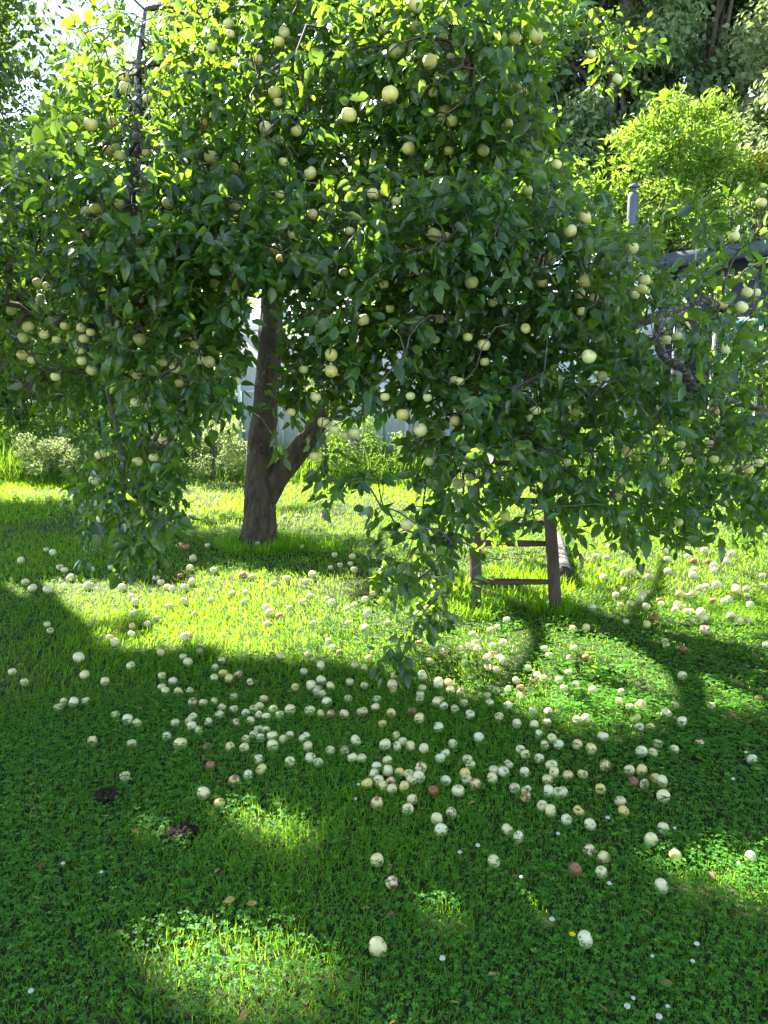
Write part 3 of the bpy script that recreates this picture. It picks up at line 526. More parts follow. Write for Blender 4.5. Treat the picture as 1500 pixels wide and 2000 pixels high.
def apple_geo(seed, seg=20, rings=14):
    """unit-diameter apple: cavity and stalk at the top, calyx dimple below, faint ribs"""
    r = np.random.default_rng(seed)
    th = np.linspace(0, 2*np.pi, seg, endpoint=False); ph = r.uniform(0, 6.28, 3)
    g = Geo(); s = np.linspace(0, np.pi, rings); V = []
    for a in s:
        rad = .5 * np.sin(a) ** .82 * (1 + .05 * np.cos(a)); z = .46 * np.cos(a)
        z -= .10 * math.exp(-(a / .33) ** 2) - .06 * math.exp(-((np.pi - a) / .28) ** 2)
        k = rad * (1 + .03 * np.sin(5 * th + ph[0]) * np.sin(a) + .035 * np.sin(2 * th + ph[1]) + .02 * np.sin(th + ph[2]))
        V.append(np.stack([k * np.cos(th), k * np.sin(th), np.full(seg, z) + .012 * np.sin(2*th+ph[2])], -1))
    V = np.concatenate(V); f = []
    for i in range(rings - 1):
        for j in range(seg):
            k = (j + 1) % seg; f.append((i*seg+j, (i+1)*seg+j, (i+1)*seg+k, i*seg+k))
    g.add(V, f)
    g.tube([(0,0,.33),(.01,.005,.42),(.04,.02,.52)], [.018,.015,.02], 5, mi=1)
    for j in range(5):
        a = j * 1.257 + .3; g.tube([(.03*np.cos(a),.03*np.sin(a),-.39),(.075*np.cos(a),.075*np.sin(a),-.43)], [.03,.006], 4, mi=1)
    return g
AG = [apple_geo(s) for s in range(4)]
AM = {}
def apple_mesh(var, look):
    if (var, look) not in AM:
        me = AG[var].mesh('apple_' + look); me.materials.append(M['skin_' + look]); me.materials.append(M['calyx'])
        me.polygons.foreach_set('use_smooth', np.ones(len(me.polygons), bool)); AM[(var, look)] = me
    return AM[(var, look)]

# ------------------------------------------------------------------ the apple tree
def smooth_path(pts, rad, step=.12):
    pts = np.asarray(pts, float); rad = np.asarray(rad, float); n = len(pts); out, ro = [], []
    for i in range(n - 1):
        p0, p1, p2, p3 = pts[max(i-1,0)], pts[i], pts[i+1], pts[min(i+2,n-1)]
        m = max(2, int(np.linalg.norm(p2 - p1) / step))
        for t in np.linspace(0, 1, m, endpoint=False):
            out.append(.5*((2*p1)+(-p0+p2)*t+(2*p0-5*p1+4*p2-p3)*t*t+(-p0+3*p1-3*p2+p3)*t**3)); ro.append(rad[i]+(rad[i+1]-rad[i])*t)
    out.append(pts[-1]); ro.append(rad[-1]); return np.array(out), np.array(ro)
def wp(*a): return [W(*q) for q in a]

def canopy_density(u, v):
    d = np.zeros(u.shape)
    main = [(130,-2000),(1150,-2000),(1120,20),(1060,110),(1040,200),(1075,300),(1150,390),(1235,470),(1270,560),(1340,640),(1500,650),(2600,560),(2600,1000),(1500,1000),(1430,960),(1330,1010),(1220,1010),(1100,960),(1050,1010),(960,1080),(905,1150),(745,1130),(700,960),(610,890),(540,820),(460,780),(385,810),(360,900),(345,1010),(310,1080),(170,1070),(175,900),(150,840),(60,740),(0,720),(-900,720),(-900,520),(50,500),(110,440),(170,330),(165,210)]
    d[inpoly(u, v, main)] = 1.0
    def s(poly, val, where=True):
        d[inpoly(u, v, poly)] = val
    s([(130,-2000),(150,-150),(345,-150),(500,-300),(480,-2000)], .7)
    s([(120,180),(480,180),(470,460),(200,460),(0,560),(0,740),(-50,740),(-50,400),(60,420)], .55)
    s([(-60,330),(150,330),(150,640),(100,760),(-60,760)], .38)
    s([(1290,560),(1600,560),(1600,850),(1330,850)], .5)
    s([(165,860),(345,860),(330,1040),(180,1040)], .55)
    s([(150,-150),(345,-150),(345,70),(310,140),(190,150),(150,110)], .10)
    s([(150,110),(190,150),(310,140),(330,220),(240,330),(140,330)], .45)
    s([(345,-150),(470,-150),(480,60),(420,130),(345,110)], .45)
    s([(480,565),(562,548),(590,600),(575,680),(545,730),(540,800),(600,820),(625,860),(600,920),(480,930),(440,800),(478,720)], .03)
    s([(600,850),(740,850),(720,960),(620,950)], .4)
    s([(575,600),(740,600),(740,850),(620,850),(560,790),(560,720)], .95)
    s([(600,530),(1000,530),(1000,610),(600,610)], .62)
    s([(900,860),(1075,860),(1070,1060),(940,1070),(900,1000)], .25)
    s([(945,1040),(1075,1020),(1075,1200),(945,1200)], .06)
    s([(1075,900),(1130,900),(1130,1010),(1085,1010)], .35)
    s([(1130,0),(1260,80),(1280,190),(1160,190)], .10)
    s([(1235,370),(1360,370),(1360,560),(1260,560)], .05)
    s([(1360,400),(1700,330),(1700,640),(1370,640)], .16)
    s([(1275,460),(1520,440),(1520,545),(1290,560)], .07)
    s([(880,900),(985,900),(985,1130),(890,1140)], .6)
    s([(1200,520),(1265,520),(1265,590),(1200,590)], .25)
    s([(1240,570),(1400,560),(1480,790),(1300,720)], .45)
    s([(1380,640),(1600,640),(1600,800),(1450,800)], .45)
    s([(1090,840),(1600,830),(1600,960),(1100,960)], .45)
    s([(745,1130),(900,1140),(880,1215),(815,1245),(800,1300),(735,1275),(785,1200)], .45)
    s([(1195,980),(1240,980),(1235,1050),(1205,1050)], .5)
    s([(1290,960),(1350,960),(1350,1050),(1300,1045)], .4)
    s([(1405,950),(1500,950),(1500,1085),(1420,1040)], .35)
    s([(140,1040),(320,1040),(300,1100),(150,1085)], .6)
    return d

def apple_tree():
    r = np.random.default_rng(2024)
    root = G(505, 1060)[0]; root[2] = 0
    t = empty('apple_tree', tuple(root)); tag(t, 'old spreading apple tree laden with pale apples, its branches drooping to the lawn', 'apple tree')
    nodes, nrad = [], []
    def limb(name, pts, rad, mat, sides=14, wob=.05, step=.10, seed=0):
        P, Q = smooth_path(pts, rad, step); g = Geo(); g.tube(P, Q, sides, wob, seed=seed)
        nodes.append(P); nrad.append(Q); return g.build(name, mat, t, True)
    b0 = W(503, 1075, 7.42); b0[2] = -.06
    trunk = limb('trunk', [b0] + wp((505,1045,7.40),(509,1000,7.38),(510,950,7.36),(510,870,7.34),(521,760,7.3),(529,650,7.25),(533,560,7.2),(540,450,7.1),(548,330,7.0)),
         [.215,.172,.152,.147,.124,.116,.112,.104,.094,.08], M['bark'], 26, .07, .05, 3)
    # knot on the trunk
    kc = W(511, 876, 7.21); g = Geo(); a = np.linspace(0, 2*np.pi, 13)
    g.tube([kc + np.array([.030*np.cos(x), -.004, .036*np.sin(x)]) for x in a], .014, 6, .1, caps=False); k = g.build('knot', M['bark'], t, True)
    g = Geo(); g.tube([kc+(0,.02,0), kc+(0,-.005,0)], .026, 10); g.build('hollow', M['cut_wood'], k)
    limb('limb', wp((520,985,7.36),(540,938,7.33),(566,905,7.3),(600,858,7.22),(640,795,7.1),(700,700,6.8),(760,600,6.3),(820,480,5.8),(850,330,5.1),(872,200,4.5),(880,60,4.1)), [.08,.105,.102,.098,.092,.086,.082,.07,.055,.04,.022], M['bark'], 18, .05, .07, 5)
    limb('limb', wp((548,340,7.0),(505,225,6.5),(425,165,6.0),(340,112,5.6),(290,125,5.2),(215,200,4.9)), [.08,.07,.058,.045,.034,.018], M['twig'], 12, .08, .09, 7)
    limb('limb', wp((546,360,7.0),(600,290,6.5),(650,215,6.0),(720,150,5.5),(820,100,5.0),(900,20,4.6),(960,-90,4.4)), [.08,.072,.06,.05,.042,.032,.018], M['twig'], 12, .08, .09, 9)
    limb('limb', wp((540,470,7.1),(470,400,6.5),(380,405,5.7),(300,440,5.0),(252,430,4.75),(262,340,4.68),(268,240,4.62),(271,130,4.6),(284,20,4.6)), [.06,.052,.045,.04,.037,.034,.030,.020,.010], M['lichen_bark'], 12, .09, .07, 11)
    limb('limb', wp((300,440,5.0),(220,520,4.6),(190,640,4.4),(215,780,4.2),(240,900,4.1),(235,1020,4.05)), [.034,.028,.022,.017,.012,.007], M['twig'], 8, .1, .08, 13)
    limb('limb', wp((790,545,6.05),(900,600,5.6),(1050,640,5.2),(1180,648,5.0),(1250,630,4.9),(1310,608,4.82),(1372,588,4.75)), [.06,.05,.042,.036,.032,.028,.018], M['lichen_bark'], 12, .09, .06, 15)
    limb('limb', wp((1288,616,4.85),(1286,660,4.8),(1298,700,4.78),(1340,722,4.72),(1352,750,4.7),(1400,775,4.65),(1500,802,4.6),(1620,850,4.6)), [.030,.030,.028,.026,.022,.017,.013,.008], M['lichen_bark'], 10, .10, .05, 17)
    limb('limb', wp((820,480,5.8),(880,470,5.1),(935,540,4.5),(925,620,4.4),(945,720,4.3),(895,850,4.2),(905,960,4.15),(850,1060,4.0),(865,1140,3.9),(815,1215,3.8),(785,1290,3.7)), [.05,.036,.026,.018,.014,.011,.008,.006,.005,.004,.0025], M['twig'], 7, .1, .08, 19)
    limb('limb', [W(548,335,7.0), np.array([-1.0,7.8,3.6]), np.array([-.6,8.7,3.7]), np.array([0,9.4,3.4])], [.07,.055,.04,.02], M['twig'], 10, .08, .1, 21)
    limb('limb', [W(545,420,7.0), np.array([-1.9,7.4,3.2]), np.array([-2.6,7.2,3.3]), np.array([-3.2,6.6,3.2])], [.05,.03,.018,.008], M['twig'], 10, .08, .1, 23)
    limb('limb', [W(760,600,6.3), np.array([1.2,6.9,2.6]), np.array([2.0,7.2,2.5]), np.array([2.9,7.1,2.2])], [.05,.035,.02,.01], M['twig'], 10, .08, .1, 25)
    limb('limb', [W(548,330,7.0), np.array([-.9,6.8,3.9]), np.array([-.6,6.2,4.2]), np.array([-.3,5.4,4.3])], [.07,.055,.04,.02], M['twig'], 10, .08, .1, 27)

    # ---- where leafy shoots grow: a hollow dome with drooping skirts
    c = np.array([.25, 6.75]); rx, ry, cz, rz = 4.2, 3.35, 2.0, 2.5
    shoots = []; want = 2500; got = 0
    while got < want:
        n = 60000
        X = np.stack([r.uniform(c[0]-rx*1.05, c[0]+rx*1.05, n), r.uniform(c[1]-ry*1.05, c[1]+ry*1.05, n), r.uniform(.12, cz+rz, n)], -1)
        ang = np.arctan2(X[:,1]-c[1], X[:,0]-c[0])
        lob = 1 + .05*np.sin(5*ang+1) + .04*np.sin(9*ang+X[:,2]*2)
        h = np.sqrt(((X[:,0]-c[0])/rx)**2 + ((X[:,1]-c[1])/ry)**2) / lob
        up = np.clip((X[:,2]-cz)/rz, 0, None); q = np.sqrt(h**2 + up**2)
        ok = (q < 1.03) & (q > .62 + .2*r.random(n))
        ok |= (q < .7) & (q > .35) & (X[:,2] > 2.0) & (r.random(n) < .25)
        ok &= ~((X[:,1] > c[1]+.3) & (X[:,2] < 1.5 + .3*np.sin(ang*6)))              # open at the back below
        u, v, zc = proj(X); uj, vj = u + r.normal(0, 11, n), v + r.normal(0, 11, n)
        ok &= r.random(n) < canopy_density(uj, vj)
        tipf = (zc < 4.7) & ((v > 1110) | ((v > 960) & ((u > 1080) | (u < 400))))
        ok &= tipf | ~(on_sun_patch(X) & (r.random(n) < .985))
        # clumpy growth
        cl = np.sin(X[:,0]*4.1+1.3*np.sin(X[:,2]*3.3))+np.sin(X[:,1]*4.7+X[:,0]*1.9)+np.sin(X[:,2]*5.1+X[:,1]*2.2)
        ok &= r.random(n) < np.clip(.42+.40*cl, .03, 1)
        # the far side needs fewer shoots than the near side
        ok &= r.random(n) < np.where(X[:,1] > c[1]+.3, .38, 1.0)
        S = X[ok]; shoots.append(S); got += len(S)
    S = np.concatenate(shoots); S = S[r.permutation(len(S))[:want]]
    E = []
    for _ in range(6):
        n = 40000; u, v, zc = r.uniform(-60,1560,n), r.uniform(-60,1160,n), r.uniform(3.2,6.6,n)
        yc = (1000-v)/F*zc; X = np.stack([(u-750)/F*zc, zc*cp+yc*sp, CH-zc*sp+yc*cp], -1)
        h = np.sqrt(((X[:,0]-c[0])/rx)**2 + ((X[:,1]-c[1])/ry)**2); q = np.sqrt(h**2 + (np.clip((X[:,2]-cz)/rz, 0, None))**2)
        ok = (q < 1.04) & (q > .6 + .15*r.random(n)) & (X[:,1] < c[1]+.4) & (X[:,2] > .12)
        ok &= r.random(n) < canopy_density(u + r.normal(0,11,n), v + r.normal(0,11,n))
        tipf = (zc < 4.7) & ((v > 1110) | ((v > 960) & ((u > 1080) | (u < 400))))
        ok &= tipf | ~(on_sun_patch(X) & (r.random(n) < .985))
        cl = np.sin(X[:,0]*5.1+1.3*np.sin(X[:,2]*4.3))+np.sin(X[:,1]*4.7+X[:,0]*2.9)+np.sin(X[:,2]*6.1+X[:,1]*2.2)
        ok &= r.random(n) < np.clip(.40+.42*cl, .02, 1)
        E.append(X[ok])
    E = np.concatenate(E); E = E[r.permutation(len(E))[:3600]]
    u, v = r.uniform(560,770,420), r.uniform(590,800,420); zc = r.uniform(3.9,6.4,420); X = np.array([W(*q) for q in zip(u,v,zc)])
    B = X[~on_sun_patch(X)][:170]
    n = 700; u, v = r.uniform(800,1260,n), r.uniform(540,880,n); zc = r.uniform(3.7,5.6,n); X = np.array([W(*q) for q in zip(u,v,zc)])
    X = X[~on_sun_patch(X)]; h = np.hypot((X[:,0]-c[0])/rx, (X[:,1]-c[1])/ry); X = X[(h > .45) & (h < 1.03)][:330]
    LC = np.array([W(r.uniform(890,985), r.uniform(860,1050), r.uniform(4.1,4.7)) for _ in range(18)])
    S = np.concatenate([S, E, B, X, LC])
    TIP = [W(*q) for q in ((865,1130,3.9),(850,1165,3.88),(840,1195,3.85),(870,1205,3.82),(820,1215,3.8),(800,1240,3.78),(770,1262,3.75),(790,1280,3.72),(750,1275,3.74),(785,1295,3.7),(900,1120,3.9),(760,1110,3.95),(790,1120,3.95))]
    S = np.concatenate([S, np.array(TIP)])
    # filler shoots, mostly out of view, added to keep the near lawn in shade
    gu, gv = r.uniform(-150, 1650, 30000), r.uniform(1330, 2150, 30000); zc = CH / (sp + (gv - 1000) / F * cp)
    gx, gy = (gu - 750) / F * zc, zc * cp - (gv - 1000) / F * zc * sp
    hz = r.uniform(2.0, 4.5, 30000); X = np.stack([gx, gy, 0 * gx], -1) + (hz / SUN[2])[:, None] * SUN
    h = np.sqrt(((X[:,0]-c[0])/rx)**2 + ((X[:,1]-c[1])/ry)**2); q = np.sqrt(h**2 + (np.clip((X[:,2]-cz)/rz, 0, None))**2)
    u, v, zz = proj(X); ok = (q < np.where(u < -60, 1.4, 1.06)) & (q > .45) & ~on_sun_patch(X) & (r.random(30000) < canopy_density(u, v) * np.where((u > -40) & (v > -40), .22, 1))
    S = np.concatenate([S, X[ok][:1700]])
    gu, gv = r.uniform(-250, 330, 20000), r.uniform(1620, 2100, 20000); zc = CH / (sp + (gv - 1000) / F * cp)  # more unseen shoots, off to the left, added to shade the near-left lawn
    X = np.stack([(gu - 750) / F * zc, zc * cp - (gv - 1000) / F * zc * sp, 0 * gu], -1) + (r.uniform(2.2, 4.4, 20000) / SUN[2])[:, None] * SUN
    u, v, zz = proj(X); h = np.hypot((X[:,0]-c[0])/rx, (X[:,1]-c[1])/ry); ok = (u < -70) & (h < 1.45) & (h > .6) & ~on_sun_patch(X)
    S = np.concatenate([S, X[ok][:520]])

    # ---- hanging apples, each on its own spur
    hang = []
    for (u, v, d, look) in HANGING:
        zc = float(np.clip(F*.064/d, 3.35, 7.2))
        for zz in np.arange(3.2, 7.0, .05):                # fruit sits on the outside of the leafy dome
            X = W(u, v, zz); hh = math.hypot((X[0]-c[0])/rx, (X[1]-c[1])/ry); qq = math.hypot(hh, max(0, (X[2]-cz)/rz))
            if qq < .97: zc = min(zc, zz + .22 + .25*r.random()); break
        hang.append((W(u, v, zc), d, look))
    HP = np.array([h[0] for h in hang])
    spur = HP + np.array([0, .01, .075])
    A = np.concatenate([spur, S]); nA = len(spur)

    # ---- twigs: every shoot joins the nearest wood already grown (short paths back to a limb are preferred)
    L0 = np.concatenate([p[4:] for p in nodes]); R0 = np.concatenate([q[4:] for q in nrad])
    nl, n = len(L0), len(A); allp = np.concatenate([L0, A]); cost = np.zeros(nl+n); parent = np.full(nl+n, -1)
    best = np.full(n, 1e9); bi = np.zeros(n, int)
    for i in range(nl):
        d = np.linalg.norm(A - L0[i], axis=1); m = d < best; best[m] = d[m]; bi[m] = i
    done = np.zeros(n, bool); order = []
    for _ in range(n):
        k = int(np.argmin(np.where(done, 1e9, best))); done[k] = True; parent[nl+k] = bi[k]; order.append(k)
        cost[nl+k] = cost[bi[k]] + np.linalg.norm(A[k]-allp[bi[k]])
        d = np.linalg.norm(A - A[k], axis=1) * 1.0 + .22*cost[nl+k]; m = (~done) & (d < best); best[m] = d[m]; bi[m] = nl+k
    cnt = np.ones(nl+n)
    for k in reversed(order): cnt[parent[nl+k]] += cnt[nl+k]
    rad = np.clip(.0022*cnt**.40, .002, .016)
    a = allp[parent[nl:]]; b = A; ln = np.linalg.norm(b-a, axis=1)
    r1 = rad[nl:]; r0 = np.where(parent[nl:] < nl, r1*1.1, np.minimum(rad[parent[nl:]], r1*1.5))
    mid = (a+b)/2 + r.normal(0, .07, (n,3))*ln[:,None] + np.array([0,0,.10])*ln[:,None]
    g = Geo(); ths = np.linspace(0, 2*np.pi, 4, endpoint=False)
    tdir = unit(b-a+1e-6); sx = unit(np.cross(tdir, np.array([.3,.8,.52]))); sy = np.cross(tdir, sx)
    rings = []
    for p, q in ((a, r0), (mid, (r0+r1)/2), (b, r1)):
        rings.append(p[:,None,:] + q[:,None,None]*(np.cos(ths)[None,:,None]*sx[:,None,:]+np.sin(ths)[None,:,None]*sy[:,None,:]))
    V = np.concatenate(rings, 1)
    fs = [(i*4+j, i*4+(j+1)%4, (i+1)*4+(j+1)%4, (i+1)*4+j) for i in range(2) for j in range(4)]
    g.inst(V, fs, np.full(n, .5)); g.build('branches', M['twig'], t)

    # ---- leaves
    lp, ld, lnn, ll, lw, lt = [], [], [], [], [], []
    axis = np.array([c[0], c[1], 1.6])
    outv = unit(A - axis); flow = unit(b - a)
    sidev = r.uniform(0, 1, n)
    for j in range(12):
        f = (j + r.random(n)) / 12
        use = np.ones(n, bool)
        if j > 3: use[:nA] = False
        use &= r.random(n) < .93
        up = np.clip((A[:,2]-1.2)/2.4, -.6, 1)[:,None]
        axisdir = unit(flow*.6 + outv*.5 + np.array([0,0,1])*up*.55 - np.array([0,0,1])*.35 + r.normal(0,.25,(n,3)))
        slen = .05 + .16*sidev
        P = A + axisdir*(slen*(f-.35))[:,None] + r.normal(0,.012,(n,3))
        ra = r.normal(0,1,(n,3)); ra = unit(ra - (ra*axisdir).sum(1)[:,None]*axisdir)
        D = unit(ra*.85 + axisdir*.55 + outv*.2 + np.array([0,0,-1])*r.uniform(-.15,1.1,n)[:,None])
        N = unit(np.array([0,0,.75]) + outv*.55 + r.normal(0,.85,(n,3)))
        P = P + D*.018
        L = r.normal(.059,.015,n).clip(.024,.088)
        lp.append(P[use]); ld.append(D[use]); lnn.append(N[use]); ll.append(L[use]); lw.append((L*r.uniform(.42,.64,n))[use])
        tt = .02 + .75*r.random(n)**1.3 + .25*sidev*r.random(n); tt = np.where(r.random(n) < .012, 1.0, tt); lt.append(tt[use])
    P, D, N = np.concatenate(lp), np.concatenate(ld), np.concatenate(lnn); L, Wd, T = np.concatenate(ll), np.concatenate(lw), np.concatenate(lt)
    LIMB_BARE = [(np.array(wp((258,400,4.7),(262,360,4.7),(262,320,4.7),(265,280,4.65),(268,240,4.62),(270,200,4.6),(271,160,4.6),(271,130,4.6),(276,90,4.6))), 26), (np.array(wp((1250,630,4.9),(1275,620,4.9),(1300,610,4.85),(1335,600,4.8),(1365,590,4.75),(1286,650,4.8),(1290,680,4.8),(1310,705,4.78),(1340,722,4.72),(1352,750,4.7))), 22)]
    # leaves do not grow through the apples nor closely over their faces
    keep = np.ones(len(P), bool); q3 = [proj(P + D*L[:,None]*w) for w in (.1,.5,.9)]; u, v, zc = q3[1]
    for (p, d, look) in hang:
        hu, hv, hz = proj(p); rr = np.min([np.hypot(a_-hu, b_-hv) for a_, b_, _ in q3], axis=0)
        keep &= ~((rr < d*.60+6) & (zc < hz+.03) & (zc > hz - 3.2) & (r.random(len(P)) < .97))
        keep &= np.linalg.norm(P + D*L[:,None]*.5 - p, axis=1) > .042
    # old lichened limbs carry few leaves of their own
    for pl, w in LIMB_BARE:
        qu, qv, qz = proj(pl)
        for a_, b_, z_ in zip(qu, qv, qz): keep &= ~((np.hypot(u-a_, v-b_) < w) & (zc < z_+.05) & (r.random(len(P)) < .93))
    tipf = (zc < 4.8) & (((v > 1090) & (u < 960)) | ((v > 850) & (u > 870) & (u < 1010)) | ((v > 950) & ((u > 1080) | (u < 400))))
    keep &= tipf | ~(on_sun_patch(P) & (r.random(len(P)) < .975))
    keep &= P[:,2] > .06
    P, D, N, L, Wd, T = P[keep], D[keep], N[keep], L[keep], Wd[keep], T[keep]
    g = Geo(); leaf_inst(g, F_LEAF, T_LEAF, P, D, N, L, Wd, T, fold=r.uniform(.05,.8,len(P)), curl=r.uniform(-.15,.8,len(P)))
    g.build('crown', M['apple_leaf'], t, True)
    print('apple leaves', len(P))

    # ---- the apples themselves: the hundred largest are parts of their own, the small hidden rest one part
    idx = sorted(range(len(hang)), key=lambda i: -hang[i][1]); rest = Geo()
    LOOK = {'c':'t','y':'y','b':'b','r':'r','o':'o'}
    for rank, i in enumerate(idx):
        p, d, look = hang[i]; hz = proj(p)[2]; dia = float(np.clip(d*hz/F, .045, .078))
        if rank < 100:
            o = bpy.data.objects.new('apple', apple_mesh(i % 4, LOOK[look])); col.objects.link(o); o.parent = t
            o.location = p - root; o.scale = (dia,)*3; o.rotation_euler = (r.normal(0,.3), r.normal(0,.3), r.uniform(0,6.28))
            if look == 'o': o['label'] = 'golden yellow ripe apple'
            if look == 'r': o['label'] = 'brown rotten apple still on its twig'
        else:
            src = AG[i % 4]; off = 0
            Vs = np.concatenate(src.v)*dia + p
            rest.v.append(Vs)
            for f, m in zip(src.f, src.mi):
                rest.f.append([tuple(q + rest.n for q in ff) for ff in f]); rest.t.append(np.full(len(f), .5)); rest.mi.append(m)
            rest.n += len(Vs)
    o = rest.build('small_apples', [M['skin_t'], M['calyx']], t, True); o['kind'] = 'stuff'
    return t
apple_tree()

# ------------------------------------------------------------------ ladder and log
def ladder():
    bl, br = np.array([.61, 5.02, 0]), np.array([1.152, 5.0, 0])
    t = empty('ladder', (.88, 5.0, 0)); tag(t, 'weathered wooden pole ladder leaning into the apple tree', 'ladder')
    H = 2.75
    def rail(b, x1, s): return [b + np.array([(x1-b[0])*q, .30*H*q, H*q]) + np.array([.008*math.sin(q*9+s), 0, 0]) - np.array([0,0,.03*(q==0)]) for q in np.linspace(0,1,16)]
    pl, pr = rail(bl, .66, 1), rail(br, 1.10, 2)
    for k, p in enumerate((pl, pr)):
        g = Geo(); g.tube(p, np.linspace(.044,.033,16), 14, .035, seed=31+k); g.build('rail', M['weathered_wood'], t, True)
    for k in range(10):
        q = (.17 + .265*k)/H; a = bl + np.array([(.66-bl[0])*q, .30*H*q, H*q]); b = br + np.array([(1.10-br[0])*q, .30*H*q, H*q])
        d = (b-a); a = a - d*.02; b = b + d*.02; jig = np.array([0,0,(-1)**k*.008])
        g = Geo(); g.tube([a+jig+(b-a)*s for s in np.linspace(0,1,7)], np.array([.017,.02,.022,.022,.022,.02,.017]), 9, .06, seed=50+k); g.build('rung', M['old_rung'], t, True)
    # rear cross bar of the ladder, its sawn end showing beside the rail
    a, b = W(960, 1027, 5.75), W(1064, 1021, 5.6); g = Geo(); g.tube([a, (a+b)/2, b], .022, 8, .05, seed=71); g.build('cross_bar', M['old_rung'], t, True)
    for e, f in ((a, pl), (b, pr)):
        g = Geo(); z = e[2]; m = min(f, key=lambda q: abs(q[2]-z-.15)); g.tube([m, e], .015, 6); g.build('spacer', M['old_rung'], t)
ladder()
def log():
    a, b = G(1102, 1122, .06)[0], np.array([1.62, 7.05, .06]); t = empty('log', (a[0], a[1], 0)); tag(t, 'round grey barked log lying end on in the grass behind the ladder', 'log')
    g = Geo(); g.tube([a+(b-a)*s for s in np.linspace(0,1,10)], np.linspace(.062,.052,10), 14, .05, caps=False, seed=5); g.build('bark', M['log_bark'], t, True)
    g = Geo(); d = unit(b-a); g.tube([a-d*.002, a+d*.03], .058, 14); g.tube([b-d*.03, b+d*.002], .049, 14); g.build('cut_end', M['cut_wood'], t)
log()

# ------------------------------------------------------------------ soil heaps, flowers
def soil(u, v, w, h, label):
    p = G(u, v)[0]; r = np.random.default_rng(int(u)); g = Geo(); n, m = 20, 8; V = [p + (0,0,h)]
    for i in range(1, m):
        for j in range(n):
            a = j/n*6.283; rr = i/(m-1)*w*(1+.25*math.sin(3*a+u)+r.normal(0,.08)); V.append(p+np.array([rr*math.cos(a), rr*math.sin(a)*.9, h*max(0,1-(i/(m-1))**1.6)+r.normal(0,.006)]))
    f = [(0,1+j,1+(j+1)%n) for j in range(n)] + [(1+(i-1)*n+j, 1+i*n+j, 1+i*n+(j+1)%n, 1+(i-1)*n+(j+1)%n) for i in range(1,m-1) for j in range(n)]
    g.add(V, f)
    for _ in range(40):
        a, q = r.uniform(0,6.28), w*r.uniform(0,1)**.5; c = p+np.array([q*math.cos(a), q*math.sin(a)*.9, h*.6]); s = r.uniform(.006,.016)
        g.tube([c-(0,0,s), c, c+(0,0,s)], [s*.5,s,s*.4], 6, .25, seed=_)
    o = g.build('soil_heap', M['soil'], smooth=False); tag(o, label, 'soil', 'soil heaps in the lawn')
soil(210,1562,.040,.04,'small black mound of bare soil in the shaded clover')
soil(352,1632,.060,.018,'low brown scrape of bare soil at the edge of a sunny patch')
FLOWERS = [(898,1664),(933,1651),(1187,1597),(1318,1617),(1090,1628),(1190,1725),(1078,1795),(1274,1867),(1361,1843),(1353,1877),(1237,1949),(1225,1965),(1304,1965),(1287,1985),(864,1871),(60,1935),(123,1686),(198,1703),(1457,1469),(1432,1521),(700,1532),(695,1560),(1443,1686),(1018,1713)]
def flowers():
    r = np.random.default_rng(5); g = Geo()
    for k in range(90):
        d = unit(r.normal(size=3)); d[2] = abs(d[2])*.9-.15; a = d*.004; g.tube([a, d*.010], [.0022,.0012], 4)
    head = g.mesh('clover_head'); head.materials.append(M['petal'])
    g = Geo(); g.tube([(0,0,-.055),(.003,0,-.02),(0,0,0)], .0011, 5); st = g.mesh('clover_stem'); st.materials.append(M['stalk'])
    for (u, v) in FLOWERS:
        p = G(u, v, .055)[0]; o = empty('clover_flower', tuple(p), r.uniform(0,6)); tag(o, 'small white clover flower head dotting the shaded lawn', 'flower', 'white clover flowers in the lawn')
        for nm, me in (('flower_head', head), ('stem', st)):
            q = bpy.data.objects.new(nm, me); col.objects.link(q); q.parent = o; q.scale = (r.uniform(.5,.8),)*3
    p = G(1118,1826,.05)[0]; o = empty('buttercup', tuple(p)); tag(o, 'tiny yellow flower beside a large pale apple', 'flower')
    g = Geo(); P = np.zeros((5,3)); a = np.arange(5)*1.257; D = np.stack([np.cos(a), np.sin(a), .5+0*a], -1); leaf_inst(g, F_DIA, T_DIA, P+p, D, np.tile([0,0,1.],(5,1)), np.full(5,.011), np.full(5,.011), np.full(5,.5)); g.build('petals', M['yellow_petal'], o)
    g = Geo(); g.tube([p-(0,0,.05), p], .0012, 5); g.build('stem', M['stalk'], o)
flowers()

